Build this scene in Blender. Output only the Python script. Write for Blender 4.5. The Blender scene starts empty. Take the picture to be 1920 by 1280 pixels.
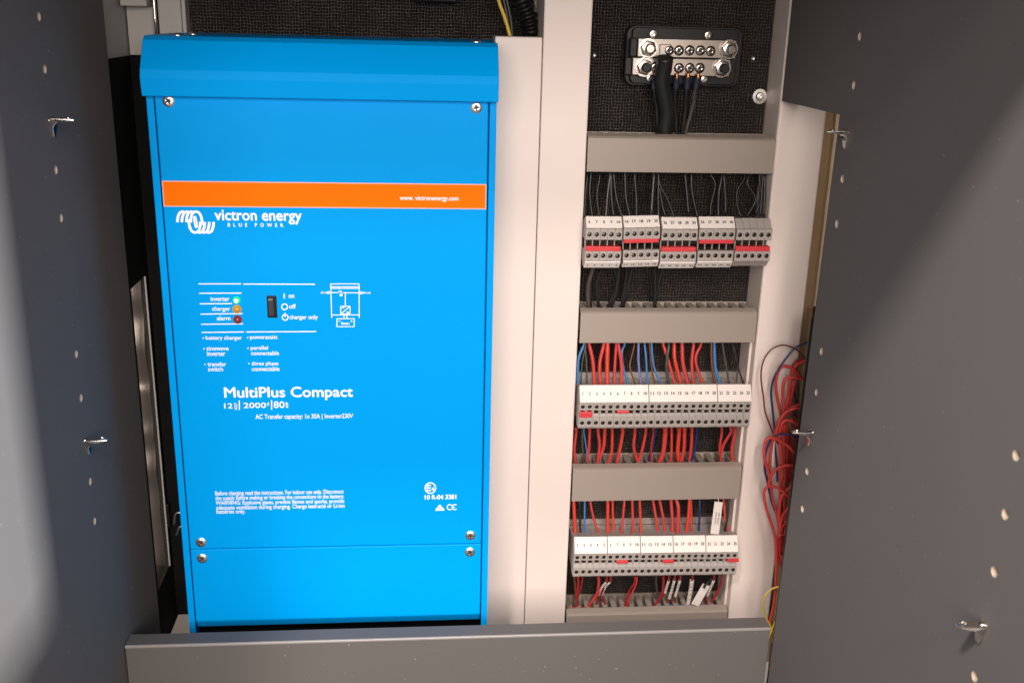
import bpy, bmesh, math, random
from mathutils import Vector, Matrix

random.seed(7)
scene = bpy.context.scene
col = scene.collection

# ---------------------------------------------------------------- camera
F = 1927.83                                   # focal length in photo pixels (1920 wide)
CAM = Vector((0.0709, -0.7834, 0.5080))
ROT = Matrix(((0.99608, -0.08451, 0.02406), (-0.00280, -0.30428, -0.95258), (0.08782, 0.94878, -0.30332)))  # rows: right, down, forward
cam_d = bpy.data.cameras.new('camera')
cam = bpy.data.objects.new('camera', cam_d)
col.objects.link(cam)
cam_d.sensor_width = 36.0
cam_d.lens = F / 1920 * 36.0
cam_d.clip_start, cam_d.clip_end = 0.02, 60
r_, d_, f_ = ROT[0], ROT[1], ROT[2]
cam.matrix_world = Matrix(((r_[0], -d_[0], -f_[0], CAM[0]), (r_[1], -d_[1], -f_[1], CAM[1]),
                           (r_[2], -d_[2], -f_[2], CAM[2]), (0, 0, 0, 1)))
cam_d.dof.use_dof = True
cam_d.dof.focus_distance = 0.84
cam_d.dof.aperture_fstop = 12
scene.camera = cam

# ---------------------------------------------------------------- light
world = bpy.data.worlds.new('World')
scene.world = world
world.use_nodes = True
bg = world.node_tree.nodes['Background']
bg.inputs[0].default_value = (1.0, 0.92, 0.86, 1)
bg.inputs[1].default_value = 0.26


def lamp(name, loc, target, size, energy, color, size_y=None):
    d = bpy.data.lights.new(name, 'AREA')
    d.shape = 'RECTANGLE' if size_y else 'DISK'
    d.size = size
    if size_y:
        d.size_y = size_y
    d.energy = energy
    d.color = color
    o = bpy.data.objects.new(name, d)
    col.objects.link(o)
    o.location = loc
    o.rotation_euler = (Vector(target) - Vector(loc)).to_track_quat('-Z', 'Y').to_euler()
    return o


lamp('ceiling_lamp', (-0.42, -1.15, 1.60), (0.2, -0.1, 0.2), 0.17, 28, (1.0, 0.92, 0.87))
lamp('far_ceiling_lamp', (0.10, -2.3, 1.80), (0.1, 0.0, 0.2), 0.30, 26, (1.0, 0.90, 0.83))
lamp('front_fill', (0.12, -2.3, 0.93), (0.1, 0.0, 0.25), 1.8, 58, (1.0, 0.91, 0.85), 0.9)  # broad fill light added from the front
lamp('side_window', (2.0, -1.06, 0.55), (-0.168, -0.25, 0.3), 0.13, 105, (0.92, 0.96, 1.0), 0.16)

scene.view_settings.view_transform = 'Standard'
scene.view_settings.look = 'None'
scene.view_settings.exposure = 0.09
scene.view_settings.gamma = 1.0


# ---------------------------------------------------------------- pixel to place
def ray(x, y):
    v = ((x - 960) / F, (y - 640) / F, 1.0)
    return Vector([sum(ROT[k][i] * v[k] for k in range(3)) for i in range(3)])


def P(x, y, Y):                                # the point of a photo pixel that lies at depth Y
    d = ray(x, y)
    return CAM + d * ((Y - CAM.y) / d.y)


def PXW(x, y, X):                              # ... on the wall x = X
    d = ray(x, y)
    return CAM + d * ((X - CAM.x) / d.x)


# ---------------------------------------------------------------- materials
def srgb(r, g, b):
    return tuple(((c / 255) / 12.92 if c <= 10 else ((c / 255 + 0.055) / 1.055) ** 2.4) for c in (r, g, b)) + (1,)


MATS = {}


def mat(name, color, rough=0.5, metal=0.0, var=0.08, scale=60.0, bump=0.0, bump_scale=900.0, rvar=0.1, coat=0.0,
        spec=0.5, emit=None, emit_s=0.0, scuff=0.0, trans=0.0):
    m = bpy.data.materials.new(name)
    m.use_nodes = True
    nt = m.node_tree
    N, L = nt.nodes, nt.links
    b = N['Principled BSDF']
    b.inputs['Metallic'].default_value = metal
    b.inputs['Specular IOR Level'].default_value = spec
    b.inputs['Coat Weight'].default_value = coat
    tc = N.new('ShaderNodeTexCoord')
    n = N.new('ShaderNodeTexNoise')
    n.inputs['Scale'].default_value = scale
    n.inputs['Detail'].default_value = 5
    L.new(tc.outputs['Object'], n.inputs['Vector'])
    mx = N.new('ShaderNodeMix')
    mx.data_type = 'RGBA'
    c = color
    mx.inputs['A'].default_value = tuple(max(0, v * (1 - var)) for v in c[:3]) + (1,)
    mx.inputs['B'].default_value = tuple(min(1, v * (1 + var)) for v in c[:3]) + (1,)
    L.new(n.outputs['Fac'], mx.inputs['Factor'])
    last = mx.outputs['Result']
    if scuff > 0:                              # pale rub marks with a shape of their own
        mp = N.new('ShaderNodeMapping')
        mp.inputs['Scale'].default_value = (1, 1, 0.25)
        L.new(tc.outputs['Object'], mp.inputs['Vector'])
        n3 = N.new('ShaderNodeTexNoise')
        n3.inputs['Scale'].default_value = 46
        n3.inputs['Detail'].default_value = 7
        n3.inputs['Roughness'].default_value = 0.65
        L.new(mp.outputs['Vector'], n3.inputs['Vector'])
        mr = N.new('ShaderNodeMapRange')
        mr.inputs['From Min'].default_value = 0.66
        mr.inputs['From Max'].default_value = 0.80
        mr.inputs['To Max'].default_value = scuff
        L.new(n3.outputs['Fac'], mr.inputs['Value'])
        m2 = N.new('ShaderNodeMix')
        m2.data_type = 'RGBA'
        L.new(mr.outputs['Result'], m2.inputs['Factor'])
        L.new(last, m2.inputs['A'])
        m2.inputs['B'].default_value = (0.42, 0.41, 0.40, 1)
        last = m2.outputs['Result']
    if scuff > 0:
        n5 = N.new('ShaderNodeTexNoise')
        n5.inputs['Scale'].default_value = 330
        n5.inputs['Detail'].default_value = 1
        L.new(tc.outputs['Object'], n5.inputs['Vector'])
        mr5 = N.new('ShaderNodeMapRange')
        mr5.inputs['From Min'].default_value = 0.765
        mr5.inputs['From Max'].default_value = 0.80
        mr5.inputs['To Max'].default_value = 0.35
        L.new(n5.outputs['Fac'], mr5.inputs['Value'])
        m5 = N.new('ShaderNodeMix')
        m5.data_type = 'RGBA'
        L.new(mr5.outputs['Result'], m5.inputs['Factor'])
        L.new(last, m5.inputs['A'])
        m5.inputs['B'].default_value = (0.5, 0.48, 0.46, 1)
        last = m5.outputs['Result']
    L.new(last, b.inputs['Base Color'])
    n2 = N.new('ShaderNodeTexNoise')
    n2.inputs['Scale'].default_value = scale * 0.35
    n2.inputs['Detail'].default_value = 6
    L.new(tc.outputs['Object'], n2.inputs['Vector'])
    mr2 = N.new('ShaderNodeMapRange')
    mr2.inputs['To Min'].default_value = max(0.02, rough - rvar)
    mr2.inputs['To Max'].default_value = min(1, rough + rvar)
    L.new(n2.outputs['Fac'], mr2.inputs['Value'])
    L.new(mr2.outputs['Result'], b.inputs['Roughness'])
    if bump > 0:
        nb = N.new('ShaderNodeTexNoise')
        nb.inputs['Scale'].default_value = bump_scale
        nb.inputs['Detail'].default_value = 2
        L.new(tc.outputs['Object'], nb.inputs['Vector'])
        bp = N.new('ShaderNodeBump')
        bp.inputs['Strength'].default_value = bump
        bp.inputs['Distance'].default_value = 0.0004
        L.new(nb.outputs['Fac'], bp.inputs['Height'])
        L.new(bp.outputs['Normal'], b.inputs['Normal'])
    if trans:
        b.inputs['Transmission Weight'].default_value = trans
    if emit:
        b.inputs['Emission Color'].default_value = emit
        b.inputs['Emission Strength'].default_value = emit_s
    MATS[name] = m
    return m


mat('laminate', (0.158, 0.143, 0.135, 1), 0.66, spec=0.07, var=0.06, scale=8, bump=0.10, bump_scale=1500, scuff=0.10)
mat('board_laminate', (0.115, 0.106, 0.101, 1), 0.5, spec=0.35, var=0.06, scale=8, bump=0.10, bump_scale=1500, scuff=0.12)
mat('board_edge_highlight', (0.24, 0.22, 0.21, 1), 0.32, var=0.1)  # paler tone paints the highlight along the board's front edge
mat('chipboard', (0.62, 0.50, 0.38, 1), 0.8, var=0.2, scale=400)
mat('white_paint', (0.80, 0.675, 0.605, 1), 0.42, var=0.025, scale=14, bump=0.10, bump_scale=700)
mat('dull_white', (0.42, 0.39, 0.36, 1), 0.45, var=0.08, scale=20, bump=0.1, bump_scale=700)
mat('blue_paint', (0.0, 0.325, 0.82, 1), 0.42, var=0.03, scale=10, bump=0.22, bump_scale=1100, spec=0.05)
mat('orange_print', (1.0, 0.170, 0.0, 1), 0.5, spec=0.06, var=0.03, scale=20, bump=0.1, bump_scale=1400)
mat('orange_edge', (0.95, 0.40, 0.30, 1), 0.45, var=0.03)
mat('white_print', (0.92, 0.92, 0.94, 1), 0.5, var=0.02)
mat('zinc', (0.80, 0.75, 0.70, 1), 0.36, metal=1, var=0.12, scale=300, rvar=0.08)
mat('nickel', (0.52, 0.46, 0.41, 1), 0.24, metal=1, var=0.08, scale=200, rvar=0.08)
mat('chrome', (0.80, 0.74, 0.68, 1), 0.14, metal=1, var=0.05, rvar=0.05)
mat('brushed_steel', (0.34, 0.29, 0.25, 1), 0.38, metal=1, var=0.25, scale=35, rvar=0.12)
mat('tinned_bar', (0.36, 0.31, 0.27, 1), 0.33, metal=1, var=0.1, scale=120)
mat('copper', (0.75, 0.30, 0.14, 1), 0.35, metal=1, var=0.2, scale=500)
mat('black_plastic', (0.010, 0.0095, 0.009, 1), 0.42, spec=0.3, var=0.15, bump=0.1, bump_scale=600)
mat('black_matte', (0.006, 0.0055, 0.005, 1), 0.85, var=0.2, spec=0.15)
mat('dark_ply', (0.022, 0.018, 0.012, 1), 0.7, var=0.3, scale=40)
mat('switch_black', (0.05, 0.044, 0.040, 1), 0.4, var=0.1)
mat('duct_plastic', (0.355, 0.292, 0.246, 1), 0.42, var=0.03, scale=25, bump=0.05, bump_scale=500)
mat('terminal_grey', (0.385, 0.335, 0.305, 1), 0.5, var=0.06, scale=200, bump=0.08, bump_scale=900)
mat('hole_shade', (0.055, 0.035, 0.024, 1), 0.7, var=0.15)  # clamp metal in screw holes; paints shade inside the bridge channels
mat('marker_white', (0.86, 0.765, 0.70, 1), 0.5, var=0.02)
mat('ink', (0.03, 0.028, 0.027, 1), 0.6)
mat('red_ink', (0.55, 0.04, 0.04, 1), 0.6)
mat('bridge_red', (0.66, 0.045, 0.055, 1), 0.35, var=0.08)
mat('tan_wood', (0.30, 0.185, 0.085, 1), 0.6, var=0.22, scale=50, bump=0.2, bump_scale=300)
mat('light_wood', (0.62, 0.47, 0.31, 1), 0.6, var=0.15, scale=60)
mat('wire_red', (0.60, 0.050, 0.042, 1), 0.44, var=0.08)
mat('wire_red_bright', (0.68, 0.055, 0.030, 1), 0.36, var=0.08)
mat('wire_dark_red', (0.40, 0.022, 0.028, 1), 0.4, var=0.1)
mat('wire_black', (0.014, 0.014, 0.0135, 1), 0.42, var=0.15)
mat('wire_grey', (0.075, 0.062, 0.052, 1), 0.36, var=0.15)
mat('wire_blue', (0.06, 0.20, 0.46, 1), 0.36, var=0.1)
mat('wire_navy', (0.020, 0.028, 0.115, 1), 0.36, var=0.1)
mat('wire_violet', (0.16, 0.18, 0.42, 1), 0.36, var=0.1)
mat('wire_brown', (0.16, 0.055, 0.020, 1), 0.38, var=0.12)
mat('wire_maroon', (0.15, 0.014, 0.012, 1), 0.36, var=0.1)
mat('wire_yellow', (0.68, 0.47, 0.05, 1), 0.38, var=0.1)
mat('wire_green', (0.05, 0.065, 0.05, 1), 0.38, var=0.12)
mat('wire_white', (0.74, 0.66, 0.60, 1), 0.42, var=0.05)
mat('boot_blue', (0.022, 0.026, 0.045, 1), 0.4, var=0.1)
mat('led_green', (0.02, 0.55, 0.15, 1), 0.25, emit=(0.02, 0.75, 0.16, 1), emit_s=0.8)
mat('led_glow', (0.8, 1.0, 0.6, 1), 0.3, emit=(0.75, 1.0, 0.45, 1), emit_s=1.1)
mat('led_amber', (0.62, 0.30, 0.02, 1), 0.12, var=0.1, coat=0.6)
mat('led_red', (0.26, 0.022, 0.022, 1), 0.12, var=0.1, coat=0.6)


def mesh_ply():
    m = bpy.data.materials.new('mesh_ply')
    m.use_nodes = True
    N, L = m.node_tree.nodes, m.node_tree.links
    b = N['Principled BSDF']
    tc = N.new('ShaderNodeTexCoord')
    nz = N.new('ShaderNodeTexNoise')
    nz.inputs['Scale'].default_value = 150
    L.new(tc.outputs['Object'], nz.inputs['Vector'])
    ad = N.new('ShaderNodeVectorMath')
    ad.operation = 'MULTIPLY_ADD'
    L.new(nz.outputs['Color'], ad.inputs[0])
    ad.inputs[1].default_value = (0.0026,) * 3
    L.new(tc.outputs['Object'], ad.inputs[2])
    sp = N.new('ShaderNodeSeparateXYZ')
    L.new(ad.outputs[0], sp.inputs[0])

    def s(out, k, ph=None):
        mu = N.new('ShaderNodeMath')
        mu.operation = 'MULTIPLY'
        L.new(out, mu.inputs[0])
        mu.inputs[1].default_value = k
        si = N.new('ShaderNodeMath')
        si.operation = 'SINE'
        L.new(mu.outputs[0], si.inputs[0])
        return si.outputs[0]
    sx, sz = s(sp.outputs['X'], 2 * math.pi / 0.0025), s(sp.outputs['Z'], 2 * math.pi / 0.0025)
    mx = N.new('ShaderNodeMath')
    mx.operation = 'MAXIMUM'
    L.new(sx, mx.inputs[0])
    L.new(sz, mx.inputs[1])
    n2 = N.new('ShaderNodeTexNoise')
    n2.inputs['Scale'].default_value = 700
    L.new(tc.outputs['Object'], n2.inputs['Vector'])
    a2 = N.new('ShaderNodeMath')
    a2.operation = 'ADD'
    L.new(mx.outputs[0], a2.inputs[0])
    L.new(n2.outputs['Fac'], a2.inputs[1])
    bp = N.new('ShaderNodeBump')
    bp.inputs['Strength'].default_value = 1.0
    bp.inputs['Distance'].default_value = 0.0007
    L.new(a2.outputs[0], bp.inputs['Height'])
    L.new(bp.outputs['Normal'], b.inputs['Normal'])
    cr = N.new('ShaderNodeMix')
    cr.data_type = 'RGBA'
    cr.inputs['A'].default_value = (0.006, 0.005, 0.0045, 1)
    cr.inputs['B'].default_value = (0.085, 0.066, 0.055, 1)
    n4 = N.new('ShaderNodeTexNoise')
    n4.inputs['Scale'].default_value = 40
    L.new(tc.outputs['Object'], n4.inputs['Vector'])
    mr = N.new('ShaderNodeMath')
    mr.operation = 'MULTIPLY'
    L.new(mx.outputs[0], mr.inputs[0])
    L.new(n4.outputs['Fac'], mr.inputs[1])
    mr.use_clamp = True
    L.new(mr.outputs[0], cr.inputs['Factor'])
    L.new(cr.outputs['Result'], b.inputs['Base Color'])
    b.inputs['Roughness'].default_value = 0.42
    MATS['mesh_ply'] = m


mesh_ply()


# ---------------------------------------------------------------- object helpers
def tag(o, label=None, cat=None, group=None, kind=None):
    if label:
        o['label'] = label
    if cat:
        o['category'] = cat
    if group:
        o['group'] = group
    if kind:
        o['kind'] = kind
    return o


def empty(name, loc=(0, 0, 0)):
    o = bpy.data.objects.new(name, None)
    col.objects.link(o)
    o.location = loc
    o.empty_display_size = 0.02
    bpy.context.view_layer.update()
    return o


def link(name, me, parent=None):
    o = bpy.data.objects.new(name, me)
    col.objects.link(o)
    if parent:
        o.parent = parent
        o.matrix_parent_inverse = WORLD(parent).inverted()
    return o


def WORLD(o):
    m = o.matrix_basis.copy()
    if o.parent:
        return WORLD(o.parent) @ o.matrix_parent_inverse @ m
    return m


def finish(bm, name, m, parent=None, smooth=False, bevel=0.0, seg=2):
    bmesh.ops.recalc_face_normals(bm, faces=bm.faces)
    me = bpy.data.meshes.new(name)
    bm.to_mesh(me)
    bm.free()
    for k in (m if isinstance(m, (list, tuple)) else [m]):
        me.materials.append(MATS[k])
    if smooth:
        for p in me.polygons:
            p.use_smooth = True
        if smooth is not True:
            me.set_sharp_from_angle(angle=math.radians(smooth))
    o = link(name, me, parent)
    if bevel:
        md = o.modifiers.new('bevel', 'BEVEL')
        md.width = bevel
        md.segments = seg
        md.limit_method = 'ANGLE'
        md.harden_normals = False
    return o


def add_box(bm, x0, x1, y0, y1, z0, z1, mi=0):
    v = [bm.verts.new(c) for c in ((x0, y0, z0), (x1, y0, z0), (x1, y1, z0), (x0, y1, z0),
                                   (x0, y0, z1), (x1, y0, z1), (x1, y1, z1), (x0, y1, z1))]
    fs = []
    for q in ((3, 2, 1, 0), (4, 5, 6, 7), (0, 1, 5, 4), (1, 2, 6, 5), (2, 3, 7, 6), (3, 0, 4, 7)):
        f = bm.faces.new([v[i] for i in q])
        f.material_index = mi
        fs.append(f)
    return v


def box(name, x0, x1, y0, y1, z0, z1, m, parent=None, bevel=0.0, seg=2):
    bm = bmesh.new()
    add_box(bm, x0, x1, y0, y1, z0, z1)
    return finish(bm, name, m, parent, bevel=bevel, seg=seg)


def add_prism(bm, pts, axis, a0, a1, mi=0):
    """pts: outline; axis 'x': pts are (y,z); 'y': (x,z); 'z': (x,y)."""
    def v3(p, a):
        return {'x': (a, p[0], p[1]), 'y': (p[0], a, p[1]), 'z': (p[0], p[1], a)}[axis]
    A = [bm.verts.new(v3(p, a0)) for p in pts]
    B = [bm.verts.new(v3(p, a1)) for p in pts]
    n = len(pts)
    fs = [bm.faces.new(A), bm.faces.new(B[::-1])]
    for i in range(n):
        fs.append(bm.faces.new((A[i], A[(i + 1) % n], B[(i + 1) % n], B[i])))
    for f in fs:
        f.material_index = mi
    return fs


def prism(name, pts, axis, a0, a1, m, parent=None, bevel=0.0, seg=2, smooth=False):
    bm = bmesh.new()
    add_prism(bm, pts, axis, a0, a1)
    return finish(bm, name, m, parent, bevel=bevel, seg=seg, smooth=smooth)


def catmull(pts, n=5):
    pts = [Vector(p) for p in pts]
    if len(pts) < 3:
        a, b = pts[0], pts[-1]
        return [a.lerp(b, i / n) for i in range(n + 1)]
    q = [pts[0] * 2 - pts[1]] + pts + [pts[-1] * 2 - pts[-2]]
    out = []
    for i in range(1, len(q) - 2):
        p0, p1, p2, p3 = q[i - 1:i + 3]
        for k in range(n):
            t = k / n
            out.append(0.5 * ((2 * p1) + (p2 - p0) * t + (2 * p0 - 5 * p1 + 4 * p2 - p3) * t * t +
                              (3 * p1 - p0 - 3 * p2 + p3) * t ** 3))
    out.append(q[-2])
    return out


def add_tube(bm, pts, r, sides=8, mi=0, caps=True):
    rings = []
    up = Vector((0, 1, 0))
    n = len(pts)
    for i, p in enumerate(pts):
        t = (pts[min(i + 1, n - 1)] - pts[max(i - 1, 0)]).normalized()
        s = t.cross(up)
        if s.length < 1e-4:
            s = t.cross(Vector((1, 0, 0)))
        s.normalize()
        u = s.cross(t).normalized()
        up = u
        rr = r(i / (n - 1)) if callable(r) else r
        rings.append([bm.verts.new(p + (s * math.cos(a) + u * math.sin(a)) * rr)
                      for a in (2 * math.pi * k / sides for k in range(sides))])
        up = u
    for a, b in zip(rings, rings[1:]):
        for k in range(sides):
            f = bm.faces.new((a[k], a[(k + 1) % sides], b[(k + 1) % sides], b[k]))
            f.material_index = mi
            f.smooth = True
    if caps:
        for rg in (rings[0][::-1], rings[-1]):
            f = bm.faces.new(rg)
            f.material_index = mi


def tube(name, pts, r, m, parent=None, sides=8, n=5):
    bm = bmesh.new()
    add_tube(bm, catmull(pts, n), r, sides)
    me_o = finish(bm, name, m, parent)
    return me_o


def add_lathe(bm, prof, centre, axis=(0, -1, 0), sides=20, mi=0):
    """prof: (radius, height along axis)."""
    ax = Vector(axis).normalized()
    u = ax.orthogonal().normalized()
    w = ax.cross(u)
    c = Vector(centre)
    rings = []
    for r, h in prof:
        if r < 1e-7:
            rings.append([bm.verts.new(c + ax * h)])
        else:
            rings.append([bm.verts.new(c + ax * h + (u * math.cos(a) + w * math.sin(a)) * r)
                          for a in (2 * math.pi * k / sides for k in range(sides))])
    for a, b in zip(rings, rings[1:]):
        for k in range(sides):
            k2 = (k + 1) % sides
            if len(a) == 1 and len(b) == 1:
                continue
            if len(a) == 1:
                f = bm.faces.new((a[0], b[k], b[k2]))
            elif len(b) == 1:
                f = bm.faces.new((a[k], a[k2], b[0]))
            else:
                f = bm.faces.new((a[k], a[k2], b[k2], b[k]))
            f.material_index = mi
    return rings


def lathe(name, prof, centre, m, parent=None, axis=(0, -1, 0), sides=20, smooth=40):
    bm = bmesh.new()
    add_lathe(bm, prof, centre, axis, sides)
    return finish(bm, name, m, parent, smooth=math.radians(1) and smooth)


def glyphs(string, bold=0.0, spacing=1.0):
    cu = bpy.data.curves.new('text', 'FONT')
    cu.body = string
    cu.size = 1.0
    cu.space_character = spacing
    cu.resolution_u = 3
    o = bpy.data.objects.new('text', cu)
    col.objects.link(o)
    dg = bpy.context.evaluated_depsgraph_get()
    me = bpy.data.meshes.new_from_object(o.evaluated_get(dg))
    bpy.data.objects.remove(o)
    bpy.data.curves.remove(cu)
    # weight: copies shifted by a hair, each a layer of its own
    bm = bmesh.new()
    for k, (dx, dy) in enumerate(((0, 0), (1, 0), (-1, 0), (0, 1), (0, -1)) if bold > 0 else ((0, 0),)):
        n0 = len(bm.verts)
        bm.from_mesh(me)
        bm.verts.ensure_lookup_table()
        for v in bm.verts[n0:]:
            v.co.x += dx * bold
            v.co.y += dy * bold
            v.co.z = k
    bm.to_mesh(me)
    bm.free()
    me.materials.clear()
    return me


def fit_text(me, corner, ex, ez, nrm=Vector((0, -1, 0))):
    """stretch glyph mesh so that its bounding box fills corner + [0,1]*ex + [0,1]*ez."""
    xs = [v.co.x for v in me.vertices]
    ys = [v.co.y for v in me.vertices]
    x0, x1, y0, y1 = min(xs), max(xs), min(ys), max(ys)
    for v in me.vertices:
        a = (v.co.x - x0) / max(1e-9, x1 - x0)
        b = (v.co.y - y0) / max(1e-9, y1 - y0)
        v.co = corner + ex * a + ez * b + nrm * (v.co.z * 1.2e-5)
    return me


def bool_holes(o, cutter_bm, mats):
    me = bpy.data.meshes.new('cut')
    bmesh.ops.recalc_face_normals(cutter_bm, faces=cutter_bm.faces)
    cutter_bm.to_mesh(me)
    cutter_bm.free()
    for k in mats:
        me.materials.append(MATS[k])
    c = bpy.data.objects.new('cut', me)
    col.objects.link(c)
    md = o.modifiers.new('b', 'BOOLEAN')
    md.operation = 'DIFFERENCE'
    md.solver = 'EXACT'
    md.material_mode = 'TRANSFER'
    md.object = c
    dg = bpy.context.evaluated_depsgraph_get()
    new = bpy.data.meshes.new_from_object(o.evaluated_get(dg))
    o.modifiers.remove(md)
    o.data = new
    bpy.data.objects.remove(c)
    return o


# ================================================================ the cabinet
XL, XR = -0.168, 0.366                          # inner faces of the two side walls
YF, ZT = -0.40, 0.617                           # cabinet front edge and underside of its top
ZB = -0.17
YW = 0.060                                      # front of the white frame
YB = 0.095                                      # back panel of the terminal bay
YI = 0.130                                      # back panel of the inverter recess
PEG_Y = -0.0825
PEGS = [0.531, 0.499, 0.467, 0.435, 0.403, 0.371, 0.2755, 0.2430, 0.2105, 0.1785, 0.1465]
PEGS_FRONT = [0.3045, 0.2720, 0.2390, 0.2070, 0.1755, 0.1435]


def peg_cutter(xin, sgn, both):
    bm = bmesh.new()
    spots = [(PEG_Y, z) for z in PEGS]
    if both:
        spots += [(-0.3355, z) for z in PEGS_FRONT]
    for y, z in spots:
        add_lathe(bm, [(0, -0.004), (0.0027, -0.004), (0.0027, 0.009), (0, 0.009)], (xin, y, z), (sgn, 0, 0), 16)
    return bm


wl = prism('wall_left', [(YF, ZB), (YF, ZT), (0.058, ZT), (0.058, ZB)], 'x', XL - 0.016, XL, 'laminate')
bool_holes(wl, peg_cutter(XL, -1, True), ['chipboard'])
tag(wl, kind='structure')
wr = prism('wall_right', [(-0.72, ZB), (-0.72, 0.239), (YF, 0.239), (YF, ZT), (0.0585, ZT), (0.0585, 0.445), (-0.0640, 0.4455), (-0.0540, -0.03),  # low forward part is unseen, added to cut off the side light
                          (-0.0515, ZB)], 'x', XR, XR + 0.016, 'laminate')
bool_holes(wr, peg_cutter(XR, 1, True), ['chipboard'])
tag(wr, kind='structure')
for o in (wl, wr):
    md = o.modifiers.new('bevel', 'BEVEL')
    md.width, md.segments, md.limit_method, md.angle_limit = 0.0007, 2, 'ANGLE', math.radians(60)
tag(box('ceiling', XL - 0.016, XR + 0.016, YF, YI + 0.02, ZT + 0.0005, ZT + 0.017, 'laminate'), kind='structure')
tag(box('floor', XL + 0.0005, XR - 0.0005, YF, -0.0320, ZB, ZB + 0.016, 'laminate'), kind='structure')
tag(box('recess_floor', XL + 0.001, 0.1285, -0.0300, YI - 0.0005, -0.075, -0.060, 'white_paint'), kind='structure')
# back panels
bp = box('back_panel', XL - 0.02, 0.172, YI, YI + 0.012, -0.12, ZT, 'mesh_ply')
tag(bp, kind='structure')
bp2 = box('back_panel', 0.2085, 0.3650, YB, YB + 0.012, -0.12, ZT, 'mesh_ply')
tag(bp2, kind='structure')

# side of the inverter recess: dark ply with an opening into a steel channel
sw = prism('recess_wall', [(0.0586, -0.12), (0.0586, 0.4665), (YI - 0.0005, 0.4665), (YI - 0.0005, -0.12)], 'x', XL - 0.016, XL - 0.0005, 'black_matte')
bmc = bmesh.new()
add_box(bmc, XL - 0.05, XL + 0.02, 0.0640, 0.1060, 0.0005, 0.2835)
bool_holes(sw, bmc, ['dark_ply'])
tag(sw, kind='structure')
t = empty('steel_channel', (XL - 0.02, 0.085, 0.0))
tag(t, 'dull brushed steel channel set into the dark recess wall beside the inverter', 'channel')
box('back_plate', XL - 0.046, XL - 0.044, 0.060, 0.110, -0.004, 0.288, 'brushed_steel', t)
box('rear_plate', XL - 0.0435, XL - 0.0030, 0.1062, 0.1075, 0.001, 0.2835, 'black_plastic', t)
box('rim', XL - 0.0018, XL + 0.0008, 0.1062, 0.1080, 0.001, 0.2835, 'dull_white', t)
WZ = [(0.002, 0), (0.030, 0.0006), (0.056, 0.0022), (0.082, 0.0006), (0.100, 0.0046), (0.122, 0.0004), (0.136, 0.0020), (0.152, 0.0002), (0.176, 0.0022), (0.190, 0.0003),
      (0.218, 0.0060), (0.246, 0.0004), (0.264, 0.0026), (0.2825, 0.0008)]      # a pressed steel sheet with shallow swells
sm = catmull([Vector((0.1058 - d, z, 0)) for z, d in WZ], 6)
prism('pressed_sheet', [(p.x, p.y) for p in sm] + [(0.1061, 0.2825), (0.1061, 0.002)], 'x', XL - 0.0430, XL - 0.0034, 'brushed_steel', t, smooth=40)
o = box('aluminium_liner', XL - 0.016, XL - 0.0008, 0.0586, YI - 0.0005, 0.4675, ZT, 'dull_white')
tag(o, 'pale grey liner strip on the recess side above the black panel', 'liner')
t = empty('frame_post', (-0.145, 0.12, 0.4665))
tag(t, 'pale grey metal frame post standing behind the inverter hood corner', 'post')
box('face', -0.1405, -0.1222, 0.110, 0.1295, 0.4675, ZT - 0.0005, 'dull_white', t, bevel=0.001)
box('return', -0.1222, -0.1195, 0.114, 0.1295, 0.4675, ZT - 0.0005, 'dull_white', t)
tube('chrome_edge', [(-0.1425, 0.108, 0.4675), (-0.1425, 0.108, ZT - 0.001)], 0.0014, 'chrome', t)
box('groove', -0.1450, -0.1407, 0.1205, 0.1295, 0.4675, ZT - 0.0005, 'black_matte', t)
box('flange', XL + 0.0005, -0.1452, 0.1185, 0.1295, 0.4680, ZT - 0.0005, 'dull_white', t, bevel=0.0006)
box('bracket', XL + 0.0015, -0.1460, 0.098, 0.1183, 0.5065, 0.55, 'dull_white', t, bevel=0.0008)

tag(box('recess_dark_sheet', XL + 0.0003, -0.1180, 0.1180, 0.1296, -0.0595, 0.4670, 'black_matte'), kind='structure')  # black sheet added over the mesh so the gap reads dark
# white frame: cover strip, centre column, right column
o = box('cover_strip', 0.1296, 0.1672, YW, 0.0880, -0.075, 0.4907, 'white_paint', bevel=0.0008)
tag(o, 'narrow white cover strip beside the inverter, cut off level with its hood', 'cover')
o = box('white_column', 0.1678, 0.2062, YW, 0.1290, -0.10, ZT - 0.0005, 'white_paint', bevel=0.0010)
tag(o, 'tall white column between the cover strip and the terminal bay', 'column')
o = box('white_column', 0.3656, 0.4062, YW + 0.0002, 0.1290, -0.10, ZT - 0.0005, 'white_paint', bevel=0.0022, seg=4)
tag(o, 'white column behind the cut-out with a loom of red wires hanging before it', 'column')
o = box('corner_strip', 0.3630, 0.3654, 0.0690, 0.0940, -0.10, 0.2380, 'white_paint', bevel=0.0006)
tag(o, 'thin white angle strip in the corner of the terminal bay', 'strip')
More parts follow.
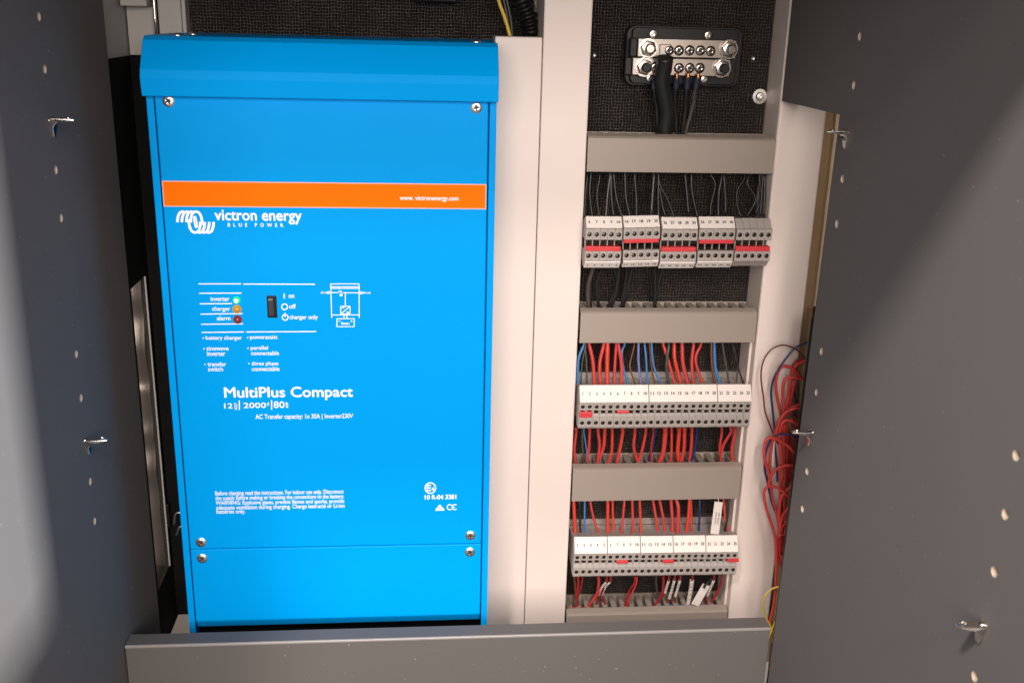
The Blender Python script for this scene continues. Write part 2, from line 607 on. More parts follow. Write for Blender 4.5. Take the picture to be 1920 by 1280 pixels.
# behind the cut-out of the right wall
o = box('wood_batten', 0.4085, 0.4290, 0.0700, 0.0900, -0.10, 0.50, 'tan_wood')
tag(o, 'brown wooden batten in the gap beside the right white column', 'batten')
o = box('light_batten', 0.4160, 0.4300, 0.0640, 0.0695, 0.2640, 0.50, 'light_wood')
tag(o, 'pale wooden lath fixed on the brown batten behind the cut-out', 'lath')
o = prism('edge_trim', [(0.3970, 0.0195), (0.3970, 0.0225), (0.4120, 0.0225), (0.4120, 0.0560), (0.4150, 0.0560), (0.4150, 0.0195)], 'z', -0.10, 0.2710,
          'black_plastic')
tag(o, 'black plastic edge trim upright behind the cut-out, loom tucked against it', 'trim')
tag(box('outer_panel', 0.4400, 0.4500, -0.40, 0.14, -0.14, ZT, 'black_matte'), kind='structure')  # carried forward, unseen, to block side light through the cut-out
tag(box('outer_back_panel', 0.4064, 0.4395, 0.1290, 0.1390, -0.14, ZT, 'black_matte'), kind='structure')

# board across the front
t = empty('front_board', (0.099, -0.040, ZB))
tag(t, 'dark grey laminated board lying across the cabinet in front of the inverter', 'board')
box('panel', XL + 0.0012, XR - 0.0005, -0.0475, -0.0314, ZB + 0.0165, 0.0160, 'board_laminate', t)
box('top_band', XL + 0.0010, XR - 0.0003, -0.0464, -0.0312, 0.0162, 0.0169, 'board_laminate', t)
prism('edge_band', [(-0.0480, 0.0150), (-0.0480, 0.0162), (-0.0475, 0.0169), (-0.0466, 0.01725), (-0.0466, 0.0162), (-0.0477, 0.0162), (-0.0477, 0.0150)],
      'x', XL + 0.0010, XR - 0.0003, 'board_edge_highlight', t)  # PVC edge strip, carrying the painted highlight

# shelf pegs
def shelf_peg(wall_x, sgn, y, z, label, flip=1, roll=0.0):
    t = empty('shelf_peg', (wall_x, y, z))
    tag(t, label, 'shelf peg', 'chrome shelf pegs')
    L, T, H = 0.0150, 0.0013, 0.0105
    prof = [(0, 0.0016), (L, 0.0012), (L, 0.0012 - T), (0.0065, -T + 0.0006)]
    for k in range(1, 7):
        a = math.pi / 2 * k / 7
        prof.append((0.0065 - math.sin(a) * 0.0046, -T + 0.0004 - (1 - math.cos(a)) * 0.0055))
    prof += [(0.0017, -H), (0.0006, -H - 0.0006), (0, -H)]
    w = 0.0036
    bm = bmesh.new()
    fs = add_prism(bm, prof, 'y', -w, w)
    # taper tongue and leg to rounded ends
    for v in bm.verts:
        x, zz = v.co.x, v.co.z
        k = 1.0
        if x > L - 0.001:
            k = 0.45
        if zz < -H + 0.002:
            k = 0.5
        v.co.y *= k
        v.co = Vector((wall_x + sgn * (v.co.x + 0.0002), y + v.co.y, z + v.co.z))
    finish(bm, 'tongue', 'chrome', t, bevel=0.0005)
    lathe('dowel', [(0, -0.008), (0.0024, -0.008), (0.0024, 0.002), (0.0020, 0.0026), (0, 0.0026)], (wall_x, y, z), 'chrome', t, (sgn, 0, 0), 14)
    lathe('eyelet', [(0.0009, 0.0), (0.0023, 0.0), (0.0021, 0.0007), (0.0012, 0.0007), (0.0009, 0.0)], (wall_x + sgn * 0.0115, y, z + 0.00128), 'chrome', t, (0, 0, 1), 14)
    t.matrix_basis = Matrix.Translation((wall_x, y, z)) @ Matrix.Rotation(roll, 4, 'X')
    return t


shelf_peg(XL, 1, PEG_Y, 0.435, 'chrome shelf peg high on the side wall beside the inverter hood', roll=0.0)
shelf_peg(XL, 1, PEG_Y, 0.2105, 'chrome shelf peg on the side wall level with the lower half of the inverter', roll=0.10)
shelf_peg(XR, -1, PEG_Y, 0.435, 'chrome shelf peg just in front of the pale lath and white column', roll=-0.05)
shelf_peg(XR, -1, PEG_Y, 0.2105, 'chrome shelf peg sticking out over the hanging loom of red wires', roll=0.05)
shelf_peg(XR, -1, -0.3355, 0.2070, 'chrome shelf peg on the open grey wall, in the front row of peg holes', roll=0.12)

# ================================================================ the inverter
inv = empty('inverter', (0.0, 0.06, 0.0))
tag(inv, 'bright blue inverter charger with orange stripe and white lettering', 'inverter')
HB = 0.1275
bm = bmesh.new()
add_box(bm, -HB + 0.0016, HB - 0.0016, 0.012, 0.1285, 0.012, 0.470)
finish(bm, 'body', 'blue_paint', inv)
box('underside', -HB + 0.0018, HB - 0.0018, 0.030, 0.1280, -0.058, 0.0118, 'black_matte', inv)  # black box added to paint the dark gap below the body
for s in (-1, 1):
    a, b = sorted((s * HB, s * (HB - 0.0015)))
    prism('side_plate', [(0.0005, -0.055), (0.0005, 0.455), (0.1285, 0.455), (0.1285, -0.055)], 'x', a, b, 'blue_paint', inv)
    a, b = sorted((s * (HB - 0.0003), s * (HB - 0.0052)))
    box('front_lip', a, b, 0.0, 0.0016, -0.055, 0.452, 'blue_paint', inv, bevel=0.0005)
PW = 0.1213
panel = box('front_panel', -PW, PW, -0.0012, 0.008, 0.0772, 0.4535, 'blue_paint', inv, bevel=0.0011, seg=3)
lower = prism('lower_cover', [(-0.0012, 0.0768), (-0.0012, 0.0085), (0.0035, 0.0), (0.0100, 0.0), (0.0100, 0.0768)], 'x', -PW, PW, 'blue_paint', inv, bevel=0.0009)
# hood: a sheet folded over the top
hp = [(-0.0085, 0.4455), (-0.0102, 0.4580), (-0.0085, 0.4640), (0.0060, 0.4840), (0.0120, 0.4868), (0.1200, 0.4868), (0.1200, 0.4850), (0.0130, 0.4850),
      (0.0075, 0.4825), (-0.0065, 0.4635), (-0.0083, 0.4580), (-0.0068, 0.4465), (0.0120, 0.4465), (0.0120, 0.4455)]
hood = prism('hood', hp, 'x', -0.1282, 0.1282, 'blue_paint', inv, bevel=0.0005)
for s in (-1, 1):
    a, b = sorted((s * 0.1283, s * 0.1268))
    prism('hood_side', [(-0.0080, 0.4457), (-0.0099, 0.4580), (-0.0082, 0.4638), (0.0062, 0.4837), (0.0120, 0.4862), (0.1195, 0.4862), (0.1195, 0.4457)],
          'x', a + 0.0002, b - 0.0002, 'blue_paint', inv)


def cross_screw(name, px, py, r, Y, parent, m='zinc', dome=0.35, label=None, spin=None):
    c = P(px, py, Y)
    bm = bmesh.new()
    add_lathe(bm, [(0.0, r * dome * 0.55), (r * 0.30, r * dome * 0.85), (r * 0.45, r * dome * 0.98), (r * 0.80, r * dome * 0.72), (r, r * 0.12), (r, -0.001)], c, (0, -1, 0), 18)
    o = finish(bm, name, m, parent, smooth=50)
    a = random.uniform(0, 1.5) if spin is None else spin
    bm = bmesh.new()
    for q in (0, math.pi / 2):
        ca, sa = math.cos(a + q), math.sin(a + q)
        l, w = r * 0.55, r * 0.14
        pts = [(c.x + ca * u * l - sa * v * w, c.z + sa * u * l + ca * v * w) for u, v in ((-1, -1), (1, -1), (1, 1), (-1, 1))]
        add_prism(bm, pts, 'y', c.y - r * dome * 1.12 - q * 0.00002, c.y - r * dome * 0.3)
    finish(bm, 'cross_slot', 'ink', o)
    return o


for px, py in ((316, 190), (893, 202), (377, 1016), (882, 1003)):
    cross_screw('screw', px, py, 0.0043, -0.0012, inv)
for px, py in ((379, 1046), (881, 1034)):
    cross_screw('screw', px, py, 0.0043, -0.0012, inv)
for px, Yy in ((333, 0.020), (362, 0.060), (893, 0.020)):
    c = P(px, 64, Yy)
    lathe('top_screw', [(0, 0.0022), (0.002, 0.0020), (0.0038, 0.0006), (0.0038, -0.0005)], (c.x, c.y, 0.4868), 'zinc', inv, (0, 0, 1), 14)

YP = -0.00135                                    # print lies on the panel
a, b = P(302, 339, YP), P(915, 391, YP)
SX0, SX1 = -PW + 0.0006, PW - 0.0006
for nm, x0, x1, z0, z1, y0, m in (('stripe_border', SX0, SX1, 0.3645, 0.3838, -0.00128, 'orange_edge'), ('stripe', SX0 + 0.0007, SX1 - 0.0007, 0.3653, 0.3830, -0.00134, 'orange_print')):
    bm = bmesh.new()
    add_box(bm, x0, x1, y0, -0.0010, z0, z1)
    finish(bm, nm, m, panel)


def panel_text(s, x0, y0, x1, y1, bold=0.012, spacing=1.0, Y=YP, parent=None, m='white_print', rot=False, name='lettering'):
    me = glyphs(s, bold, spacing)
    xm, ym = (x0 + x1) / 2, (y0 + y1) / 2
    l, r = P(x0, ym, Y), P(x1, ym, Y)
    tp, bt = P(xm, y0, Y), P(xm, y1, Y)
    if rot:
        fit_text(me, Vector((r.x, Y, bt.z)), Vector((0, 0, tp.z - bt.z)), Vector((l.x - r.x, 0, 0)))
    else:
        fit_text(me, Vector((l.x, Y, bt.z)), Vector((r.x - l.x, 0, 0)), Vector((0, 0, tp.z - bt.z)))
    me.materials.append(MATS[m])
    return link(name, me, parent or panel)


def stroke(bm, pts, w, Y=YP, closed=False):
    """flat ribbon through (x,z) world points."""
    q = [Vector((p[0], p[1])) for p in pts]
    n = len(q)
    L_, R_ = [], []
    for i in range(n):
        if closed:
            t = q[(i + 1) % n] - q[i - 1]
        else:
            t = q[min(i + 1, n - 1)] - q[max(i - 1, 0)]
        t.normalize()
        nn = Vector((-t.y, t.x)) * w / 2
        L_.append(bm.verts.new((q[i].x + nn.x, Y, q[i].y + nn.y)))
        R_.append(bm.verts.new((q[i].x - nn.x, Y, q[i].y - nn.y)))
    for i in range(n if closed else n - 1):
        j = (i + 1) % n
        bm.faces.new((L_[i], L_[j], R_[j], R_[i]))


def px2(pts, Y=YP):
    return [(P(x, y, Y).x, P(x, y, Y).z) for x, y in pts]


def strokes(name, lst, wpx=2.0, parent=None):
    bm = bmesh.new()
    for k, pts in enumerate(lst):
        stroke(bm, px2(pts), wpx * 0.00042, Y=YP - 0.00001 * (k % 5))
    return finish(bm, name, 'white_print', parent or panel)


def circle_px(cx, cy, r, n=24, a0=0.0, a1=2 * math.pi):
    return [(cx + r * math.cos(a0 + (a1 - a0) * k / n), cy + r * math.sin(a0 + (a1 - a0) * k / n)) for k in range(n + 1)]


panel_text('www. victronenergy.com', 749.5, 367.5, 860, 378.5, 0.020, Y=-0.00145)
panel_text('victron energy', 402.5, 394, 565.8, 420.5, 0.020)
panel_text('BLUE POWER', 427, 418.4, 531, 425.4, 0.022, 2.3)
# logo: two rows of coil arcs, one the half-turn of the other
c6 = lambda x, y: (300 + x / 6, 330 + y / 6)
arcs = []
for i in range(4):
    d = 50 * i
    pts = [(195 + d, 520), (203 + d, 460), (222 + d, 415), (250 + d, 402)]
    if i == 3:
        pts = [(345, 522), (352, 460), (368, 418), (400, 402), (436, 412), (462, 455), (475, 520), (474, 552)]
    else:
        pts.append((268 + d, 402))
    arcs.append(pts)
for i in range(4):
    arcs.append([(800 - x, 1037 - y) for x, y in arcs[i]])
arcs.append([(383, 455), (388, 520), (404, 585)])
arcs.append([(417, 580), (412, 517), (396, 450)])
bm = bmesh.new()
for k, pts in enumerate(arcs):
    sm = catmull([Vector((x, y, 0)) for x, y in pts], 6)
    w = 27 if k < 8 else 17
    stroke(bm, px2([c6(p.x, p.y) for p in sm]), w / 6 * 0.00042, Y=YP - 0.00001 * k)
finish(bm, 'logo', 'white_print', panel)

c7 = lambda x, y: (360 + x * 0.1875, 510 + y * 0.1875)
for p, q in (((65, 118), (490, 118)), ((512, 120), (1230, 122)), ((72, 212), (495, 210)), ((78, 317), (400, 315)),
        ((85, 420), (505, 415)), ((92, 522), (512, 517)), ((97, 603), (517, 598)), ((540, 598), (1243, 594))):
    strokes('rule_line', [[c7(*p), c7(*q)]], 1.9)
for s, x0, y0, x1, y1 in (('inverter', 395, 556.2, 430, 564.4), ('charger', 397.5, 574.5, 431.8, 585.0), ('alarm', 406.5, 592.5, 432, 600.4),
                          ('on', 541, 552.4, 551.8, 558.6), ('off', 541.9, 570.0, 554.6, 578.4), ('charger only', 542.8, 590.2, 595.9, 600.6),
                          ('battery charger', 385.9, 629.2, 453.4, 638.8), ('powerassist', 469, 628.3, 520.3, 637.6), ('sinewave', 387.2, 649.3, 428.4, 656.6),
                          ('inverter', 388.1, 658.6, 422.3, 667.1), ('parallel', 470, 648.2, 502.5, 657.6), ('connectable', 470.6, 657.8, 523.1, 665.6),
                          ('transfer', 389, 678.4, 423.8, 686.3), ('switch', 390, 687.6, 418.1, 695.8), ('three phase', 471.6, 677.4, 522.2, 686.8),
                          ('connectable', 472.1, 687.0, 524, 695.3)):
    panel_text(s, x0, y0, x1, y1, 0.013)
for x, y in ((113, 660), (557, 655), (120, 765), (560, 760), (130, 922), (568, 915)):
    q = c7(x, y)
    bm = bmesh.new()
    bm.faces.new([bm.verts.new((p[0], YP, p[1])) for p in px2(circle_px(*q, 1.3, 10)[:-1])])
    finish(bm, 'bullet', 'white_print', panel)
strokes('switch_marks', [[c7(922, 215), c7(922, 265)], circle_px(*c7(926, 347), 5.4), circle_px(*c7(932, 452), 5.4, 22, -1.25, 4.4), [c7(930, 408), c7(930, 450)]], 1.9)
strokes('wiring_diagram', [[c7(*p) for p in l] for l in (
    [(1385, 118), (1672, 118)], [(1387, 118), (1397, 458)], [(1671, 118), (1672, 458)], [(1388, 148), (1672, 148)], [(1388, 163), (1672, 163)],
    [(1380, 205), (1462, 205)], [(1500, 206), (1686, 208)], [(1533, 206), (1533, 340)], [(1397, 428), (1672, 428)], [(1520, 428), (1520, 465)],
    [(1548, 428), (1548, 465)], [(1447, 467), (1624, 465)], [(1447, 545), (1624, 545)], [(1449, 467), (1449, 545)], [(1622, 465), (1622, 545)],
    [(1485, 342), (1582, 342)], [(1485, 420), (1582, 420)], [(1487, 342), (1487, 420)], [(1580, 342), (1580, 420)], [(1490, 418), (1578, 344)],
    [(1462, 203), (1478, 188)], [(1474, 186), (1512, 208)], [(1480, 225), (1500, 225)], [(1480, 238), (1500, 238)], [(1482, 208), (1482, 240)],
    [(1499, 212), (1499, 240)], [(1500, 356), (1526, 356)], [(1546, 400), (1568, 400)], [(1546, 409), (1568, 409)], [(1465, 490), (1482, 490)],
    [(1588, 490), (1604, 490)], [(1596, 482), (1596, 498)])] + [circle_px(*c7(1364, 205), 2.0, 12), circle_px(*c7(1694, 208), 2.0, 12)], 1.5)
panel_text('AC in', *c7(1287, 193), *c7(1348, 216), 0.03)
panel_text('AC out', *c7(1708, 195), *c7(1786, 216), 0.03)
panel_text('Battery', *c7(1493, 500), *c7(1580, 532), 0.03)
panel_text('MultiPlus Compact', 420.2, 724.6, 662, 750.5, 0.020)
panel_text('12', 420.2, 755.6, 436, 765.4, 0.012)
panel_text('VOLT', 439.4, 754.6, 445.0, 768.0, 0.03, rot=True)
panel_text('2000', 456.3, 754.4, 499, 764.6, 0.012)
panel_text('VA', 500.6, 754.0, 505.0, 760.5, 0.03, rot=True)
panel_text('80', 513, 752, 533.6, 764.6, 0.012)
panel_text('AMP', 535.6, 753.6, 540.4, 764.6, 0.03, rot=True)
strokes('divider_bar', [[(448.6, 750.3), (448.9, 768.3)]], 2.0)
strokes('divider_bar', [[(509.2, 749.9), (509.4, 767.8)]], 2.0)
panel_text('AC Transfer capacity: 1x 30A | Inverter230V', 479, 775.6, 662, 787, 0.013)
for s, x0, y0, x1, y1 in (('Before charging read the instructions. For indoor use only. Disconnect', 403.6, 918.4, 644.5, 928.8),
                          ('the supply before making or breaking the connections to the battery.', 403.8, 927.4, 645.2, 937.6),
                          ('WARNING: Explosive gases, prevent flames and sparks, provide', 404.4, 936.4, 645.4, 946.4),
                          ('adequate ventilation during charging. Charge lead-acid or Li-ion', 405.4, 945.2, 646, 955.4),
                          ('batteries only.', 405.8, 954.4, 460, 964.2)):
    panel_text(s, x0, y0, x1, y1, 0.013)
strokes('approval_ring', [circle_px(806.9, 914.4, 9.8, 30)], 2.2)
panel_text('E', 800.0, 908.2, 808.2, 920.0, 0.02)
panel_text('4', 808.8, 912.4, 814.2, 919.8, 0.02)
panel_text('10 R-04 3381', 796.4, 926.8, 855.6, 935.6, 0.03)
strokes('approval_triangle', [[(816.8, 955.6), (824.6, 945.8), (832.6, 955.2)], [(816.2, 955.9), (833.2, 955.5)], circle_px(824.6, 951.2, 2.4, 14), [(819.5, 953.6), (822.4, 953.6)], [(827, 953.4), (830, 953.4)]], 2.0)
strokes('conformity_mark', [circle_px(843.4, 950.2, 4.9, 14, 0.8, 5.5), circle_px(852.6, 950.0, 4.9, 14, 0.8, 5.5), [(848.0, 950.1), (852.6, 950.1)]], 1.8)

# lamps and rocker switch
for (x, y), m in ((c7(446, 280), 'led_green'), (c7(450, 370), 'led_amber'), (c7(456, 474), 'led_red')):
    c = P(x, y, -0.0012)
    r = 0.0031
    o = lathe('indicator_lamp', [(0, 0.0030), (r * 0.45, 0.0027), (r * 0.8, 0.0016), (r * 0.92, 0.0005), (r * 0.92, -0.001)], c, m, panel, (0, -1, 0), 18, 60)
    if m == 'led_green':
        lathe('lens_core', [(0, 0.0034), (r * 0.34, 0.0033), (r * 0.52, 0.0029), (r * 0.54, 0.0012), (0, 0.0010)], c, 'led_glow', o, (0, -1, 0), 18, 60)
    else:
        lathe('collar', [(r * 0.90, 0.0004), (r * 1.12, 0.0004), (r * 1.15, -0.0004)], c, m, o, (0, -1, 0), 18, 60)
p0, p1 = P(499.7, 554, -0.0012), P(520.3, 595.6, -0.0012)
swt = empty('rocker_switch', ((p0.x + p1.x) / 2, 0, p1.z))
swt.parent = panel
swt.matrix_parent_inverse = WORLD(panel).inverted()
box('bezel', p0.x, p1.x, -0.0019, 0.002, p1.z, p0.z, 'black_plastic', swt, bevel=0.0006)
zc = (p0.z + p1.z) / 2
prism('rocker', [(-0.0018, p1.z + 0.0014), (-0.0028, p1.z + 0.0022), (-0.0034, zc - 0.002), (-0.0045, p0.z - 0.003), (-0.0040, p0.z - 0.0014), (-0.0015, p0.z - 0.0014)], 'x',
      p0.x + 0.0012, p1.x - 0.0022, 'switch_black', swt, bevel=0.0004)

# latch of a cable clip in the dark gap, and a strip seen under the inverter
t = empty('cable_clip', (XL + 0.004, 0.075, 0.045))
tag(t, 'small bent metal clip in the dark gap beside the inverter', 'clip')
tube('bail', [P(326, 983, 0.07), P(330, 962, 0.07), P(345, 962, 0.07)], 0.0009, 'zinc', t, 6)
tube('tongue', [P(331, 1003, 0.068), P(336, 988, 0.068), P(342, 986, 0.068)], 0.0010, 'zinc', t, 6)
box('base', XL - 0.0003, XL + 0.0030, 0.1085, 0.1160, 0.040, 0.064, 'black_plastic', t, bevel=0.001)

# ================================================================ cables above the inverter
def world_path(pts, Y):
    if isinstance(Y, (int, float)):
        return [P(x, y, Y) for x, y in pts]
    n = len(pts) - 1
    return [P(x, y, Y[0] + (Y[1] - Y[0]) * i / n) for i, (x, y) in enumerate(pts)]


o = tube('cable', world_path([(925, -40), (935, 2), (947, 36), (958, 75), (965, 110)], 0.105), 0.0016, 'wire_yellow')
tag(o, 'yellow cable running down behind the cover strip', 'cable')
for k, (x, lab) in enumerate(((943, 'grey green thin cable beside the yellow one above the cover strip'), (949, 'dark thin cable between the yellow cable and the ribbed conduit'))):
    o = tube('cable', world_path([(x - 8, -40), (x + 2, 4), (x + 9, 40), (x + 14, 100)], 0.110 + 0.003 * k), 0.0010, ('wire_grey', 'wire_green')[k])
    tag(o, lab, 'cable')
t = empty('ribbed_conduit', P(1000, 90, 0.105))
tag(t, 'black ribbed conduit bending down behind the cover strip', 'conduit')
cp = catmull(world_path([(965, -45), (978, 0), (990, 32), (997, 62), (1000, 110)], 0.105), 20)
bm = bmesh.new()
L_ = [0.0]
for a, b in zip(cp, cp[1:]):
    L_.append(L_[-1] + (b - a).length)
tot = L_[-1]
dense = catmull(cp, 6)
add_tube(bm, dense, lambda t_: 0.0072 + 0.0013 * math.copysign(abs(math.sin(t_ * tot / 0.0040 * math.pi)) ** 0.6, math.sin(t_ * tot / 0.0040 * math.pi)), 14)
finish(bm, 'corrugated_tube', 'black_plastic', t)
o = tube('grey_pipe', world_path([(1010, -40), (1011, 20), (1010, 100)], 0.122), 0.0050, 'dull_white', sides=12)
tag(o, 'pale grey pipe between the ribbed conduit and the white column', 'pipe')
o = box('connector', P(775, 0, 0.12).x, P(858, 0, 0.12).x, 0.112, 0.1295, P(800, 5, 0.12).z, P(800, -60, 0.12).z, 'black_plastic', bevel=0.002)
tag(o, 'black connector block on the mesh panel above the hood', 'connector')

# ================================================================ busbar
bb = empty('busbar', (P(1280, 105, YB).x, YB, P(1280, 160, YB).z))
tag(bb, 'black based busbar with two tinned rails of screws and studs', 'busbar')
def rounded(x0, x1, z0, z1, r, n=5):
    pts = []
    for cx, cz, a in ((x1 - r, z1 - r, 0), (x0 + r, z1 - r, 90), (x0 + r, z0 + r, 180), (x1 - r, z0 + r, 270)):
        for k in range(n + 1):
            t_ = math.radians(a + 90 * k / n)
            pts.append((cx + r * math.cos(t_), cz + r * math.sin(t_)))
    return pts
q0, q1 = P(1168, 160, 0.089), P(1392, 52, 0.089)
prism('base', rounded(q0.x, q1.x, q0.z, q1.z, 0.008), 'y', 0.0845, YB + 0.001, 'black_plastic', bb, bevel=0.0008)
q0, q1 = P(1180, 156, 0.082), P(1384, 56, 0.082)
prism('cover', rounded(q0.x, q1.x, q0.z, q1.z, 0.004), 'y', 0.0795, 0.0850, 'black_plastic', bb, bevel=0.0006)
for x0, y0, x1, y1, Y in ((1195, 76, 1382, 107, 0.0735), (1185, 112, 1370, 141, 0.0735)):
    q0, q1 = P(x0, y1, Y), P(x1, y0, Y)
    box('rail', q0.x, q1.x, Y, Y + 0.003, q0.z, q1.z, 'tinned_bar', bb, bevel=0.0006)
    box('rail_support', q0.x + 0.004, q1.x - 0.004, Y + 0.003, 0.080, q0.z + 0.001, q1.z - 0.001, 'black_plastic', bb)
    q = P(x0 - 7, (y0 + y1) / 2, Y)
    box('end_block', q0.x - 0.006, q0.x - 0.0003, Y + 0.001, 0.080, q0.z, q1.z, 'black_plastic', bb, bevel=0.0008)
for x, y, dark in ((1215, 91, 0), (1366, 93, 0), (1208, 126, 1), (1353, 128, 1)):
    c = P(x, y, 0.0735)
    lathe('nut', [(0.0035, 0.0045), (0.0058, 0.0040), (0.0066, 0.0032), (0.0066, 0.0)], c, 'nickel', bb, (0, -1, 0), 6, 20)
    lathe('washer', [(0.0035, 0.0008), (0.0078, 0.0008), (0.0078, 0.0)], c, 'nickel', bb, (0, -1, 0), 20)
    lathe('stud', [(0, 0.0100), (0.0030, 0.0100), (0.0036, 0.0094), (0.0036, 0.0)], c, 'black_plastic' if dark else 'nickel', bb, (0, -1, 0), 16)
q = P(1213, 91, 0.0735)
for x, y in ((1254, 95), (1273, 95), (1293, 95), (1313, 95), (1332, 96), (1228, 126), (1273, 128), (1293, 128), (1312, 128)):
    cross_screw('screw', x, y, 0.0042, 0.0733, bb, 'nickel', 0.45)
for x, y in ((1225, 65), (1328, 67), (1219, 147), (1321, 149)):
    c = P(x, y, 0.0795)
    o = lathe('mount_screw', [(0, 0.0004), (0.0014, 0.0005), (0.0016, 0.0014), (0.0030, 0.0012), (0.0036, 0.0)], c, 'nickel', bb, (0, -1, 0), 16)
    lathe('screw_well', [(0.0037, 0.0006), (0.0050, 0.0006), (0.0052, -0.0002)], c, 'black_plastic', o, (0, -1, 0), 16)
# cables on the busbar
o = tube('power_cable', world_path([(1248, 108), (1245, 128), (1241, 152), (1246, 182), (1251, 210), (1247, 238), (1243, 275)], (0.062, 0.080)), 0.0066, 'wire_black', sides=14)
tag(o, 'thick black power cable hanging from the upper rail of the busbar', 'cable')
q0, q1 = P(1239, 112, 0.066), P(1262, 84, 0.066)
box('cable_lug', q0.x, q1.x, 0.0722, 0.0734, q0.z, q1.z, 'tinned_bar', o, bevel=0.0005)
BBW = (((1269, 140), (1267, 165), (1266, 205), (1270, 270), 'nearest the thick cable'), ((1290, 139), (1288, 166), (1285, 205), (1277, 270), 'between two others'),
       ((1309, 140), (1304, 166), (1300, 195), (1280, 270), 'farthest from the thick cable'), ((1229, 138), (1226, 166), (1231, 200), (1234, 270), 'tucked behind the thick cable'))
for a, b, c, d, lab in BBW:
    o = tube('lug_wire', world_path([b, ((b[0] + c[0]) / 2 - 1, (b[1] + c[1]) / 2), c, ((c[0] + d[0]) / 2, (c[1] + d[1]) / 2), d], (0.072, 0.082)), 0.0016, 'wire_grey' if a[0] == 1309 else 'wire_black')
    tag(o, 'thin black wire with navy boot on lower busbar rail, ' + lab, 'wire', 'booted wires on the busbar')
    tube('boot', world_path([(a[0], a[1] + 6), ((a[0] + b[0]) / 2, a[1] + 14), (b[0], b[1] + 2)], (0.070, 0.072)), 0.0026, 'boot_blue', o)
    tube('copper_end', world_path([(a[0], a[1] - 2), (a[0], a[1] + 8)], 0.0705), 0.0017, 'copper', o, 6)
t = empty('washer_screw', P(1424, 181, YB))
tag(t, 'round screw with broad washer in the mesh panel beside the busbar', 'screw')
c = P(1424, 181, YB)
lathe('washer', [(0.003, 0.0012), (0.0062, 0.0010), (0.0064, 0.0)], c, 'zinc', t, (0, -1, 0), 22)
lathe('head', [(0, 0.0016), (0.0012, 0.0016), (0.0014, 0.0034), (0.0028, 0.0032), (0.0038, 0.0010)], c, 'zinc', t, (0, -1, 0), 18)
for x, y, lab in ((1411, 110, 'tiny bright screw between busbar and washer screw'), (1114, 104, 'tiny bright screw at the column edge of the mesh panel')):
    o = lathe('small_screw', [(0, 0.0008), (0.0009, 0.0008), (0.0015, 0.0012), (0.0019, 0.0)], P(x, y, YB), 'zinc', None, (0, -1, 0), 12)
    tag(o, lab, 'screw')

# ================================================================ wiring ducts
BX0, BX1 = 0.2072, 0.3648


def duct(x0, x1, z0, z1, label, slots=16, visible_lid=True):
    t = empty('wiring_duct', ((x0 + x1) / 2, YB, z0))
    tag(t, label, 'wiring duct', 'grey wiring ducts across the terminal bay')
    yf = 0.0610
    box('back', x0, x1, YB - 0.0022, YB - 0.0003, z0, z1 + 0.0006, 'duct_plastic', t)
    # lid: folded sheet with lips top and bottom
    h = 0.0017
    prism('lid', [(yf - 0.0015, z0), (yf - 0.0015, z1 - 0.0012), (yf + 0.0006, z1 + 0.0004), (yf + 0.0065, z1 + 0.0022), (yf + 0.0085, z1 + 0.0012), (yf + 0.0060, z1 + 0.0006),
                  (yf + 0.0008, z1 - 0.0016), (yf + 0.0002, z0 + 0.001), (yf + 0.0060, z0 + 0.0006), (yf + 0.0060, z0 - 0.0008)], 'x', x0, x1, 'duct_plastic', t, bevel=0.0003)
    pitch = (x1 - x0) / slots
    fm = None
    for z, up in ((z1, 1), (z0, -1)):
        za, zb = (z - 0.0016, z) if up > 0 else (z, z + 0.0016)
        for k in range(slots):
            xa = x0 + pitch * k + pitch * 0.24
            if fm is None:
                bm = bmesh.new()
                add_box(bm, 0, pitch * 0.55, yf + 0.0025, YB - 0.0024, 0, 0.0016)
                o = finish(bm, 'finger', 'duct_plastic', t)
                fm = o.data
            else:
                o = link('finger', fm, t)
            o.matrix_basis = Matrix.Translation((xa, 0, za))
    return t


def zrow(x, r, Y):
    return P(x, r, Y).z


D1 = duct(BX0, 0.3652, zrow(1270, 324, 0.0595), zrow(1270, 259, 0.0595), 'taupe wiring duct directly below the busbar')
D2 = duct(BX0 + 0.0006, 0.3640, zrow(1250, 642.5, 0.0595), zrow(1250, 586, 0.0595), 'taupe wiring duct between the red bridged strip and the middle strip')
D3 = duct(BX0 + 0.0002, 0.3640, zrow(1230, 937, 0.0595), zrow(1230, 878, 0.0595), 'taupe wiring duct between the middle and the lowest terminal strip')
D4 = duct(BX0 + 0.0004, 0.3640, -0.075, -0.0340, 'taupe wiring duct under the lowest strip, half hidden by the front board', slots=18)
o = tube('stub_wire', world_path([(1415, 598), (1421, 600), (1424, 612)], 0.075), 0.0014, 'wire_red')
tag(o, 'short red wire showing at the open end of a duct', 'wire')

# ================================================================ terminal strips
PITCH = 0.00615
YT = 0.0450


def add_face_with_hole(bm, x0, x1, z0, z1, y, r, depth, cz):
    cx = (x0 + x1) / 2
    outer = [(x1, cz), (x1, (cz + z1) / 2), (x1, z1), (cx, z1), (x0, z1), (x0, (cz + z1) / 2), (x0, cz), (x0, (cz + z0) / 2), (x0, z0), (cx, z0), (x1, z0), (x1, (cz + z0) / 2)]
    ang = [0, 28, 52, 90, 128, 152, 180, 208, 232, 270, 308, 332]
    O = [bm.verts.new((p[0], y, p[1])) for p in outer]
    I = [bm.verts.new((cx + r * math.cos(math.radians(a)), y, cz + r * math.sin(math.radians(a)))) for a in ang]
    B = [bm.verts.new((v.co.x, y + depth, v.co.z)) for v in I]
    n = len(O)
    for k in range(n):
        j = (k + 1) % n
        bm.faces.new((O[k], O[j], I[j], I[k]))
        f = bm.faces.new((I[k], I[j], B[j], B[k]))
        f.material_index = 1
    bm.faces.new(B).material_index = 1


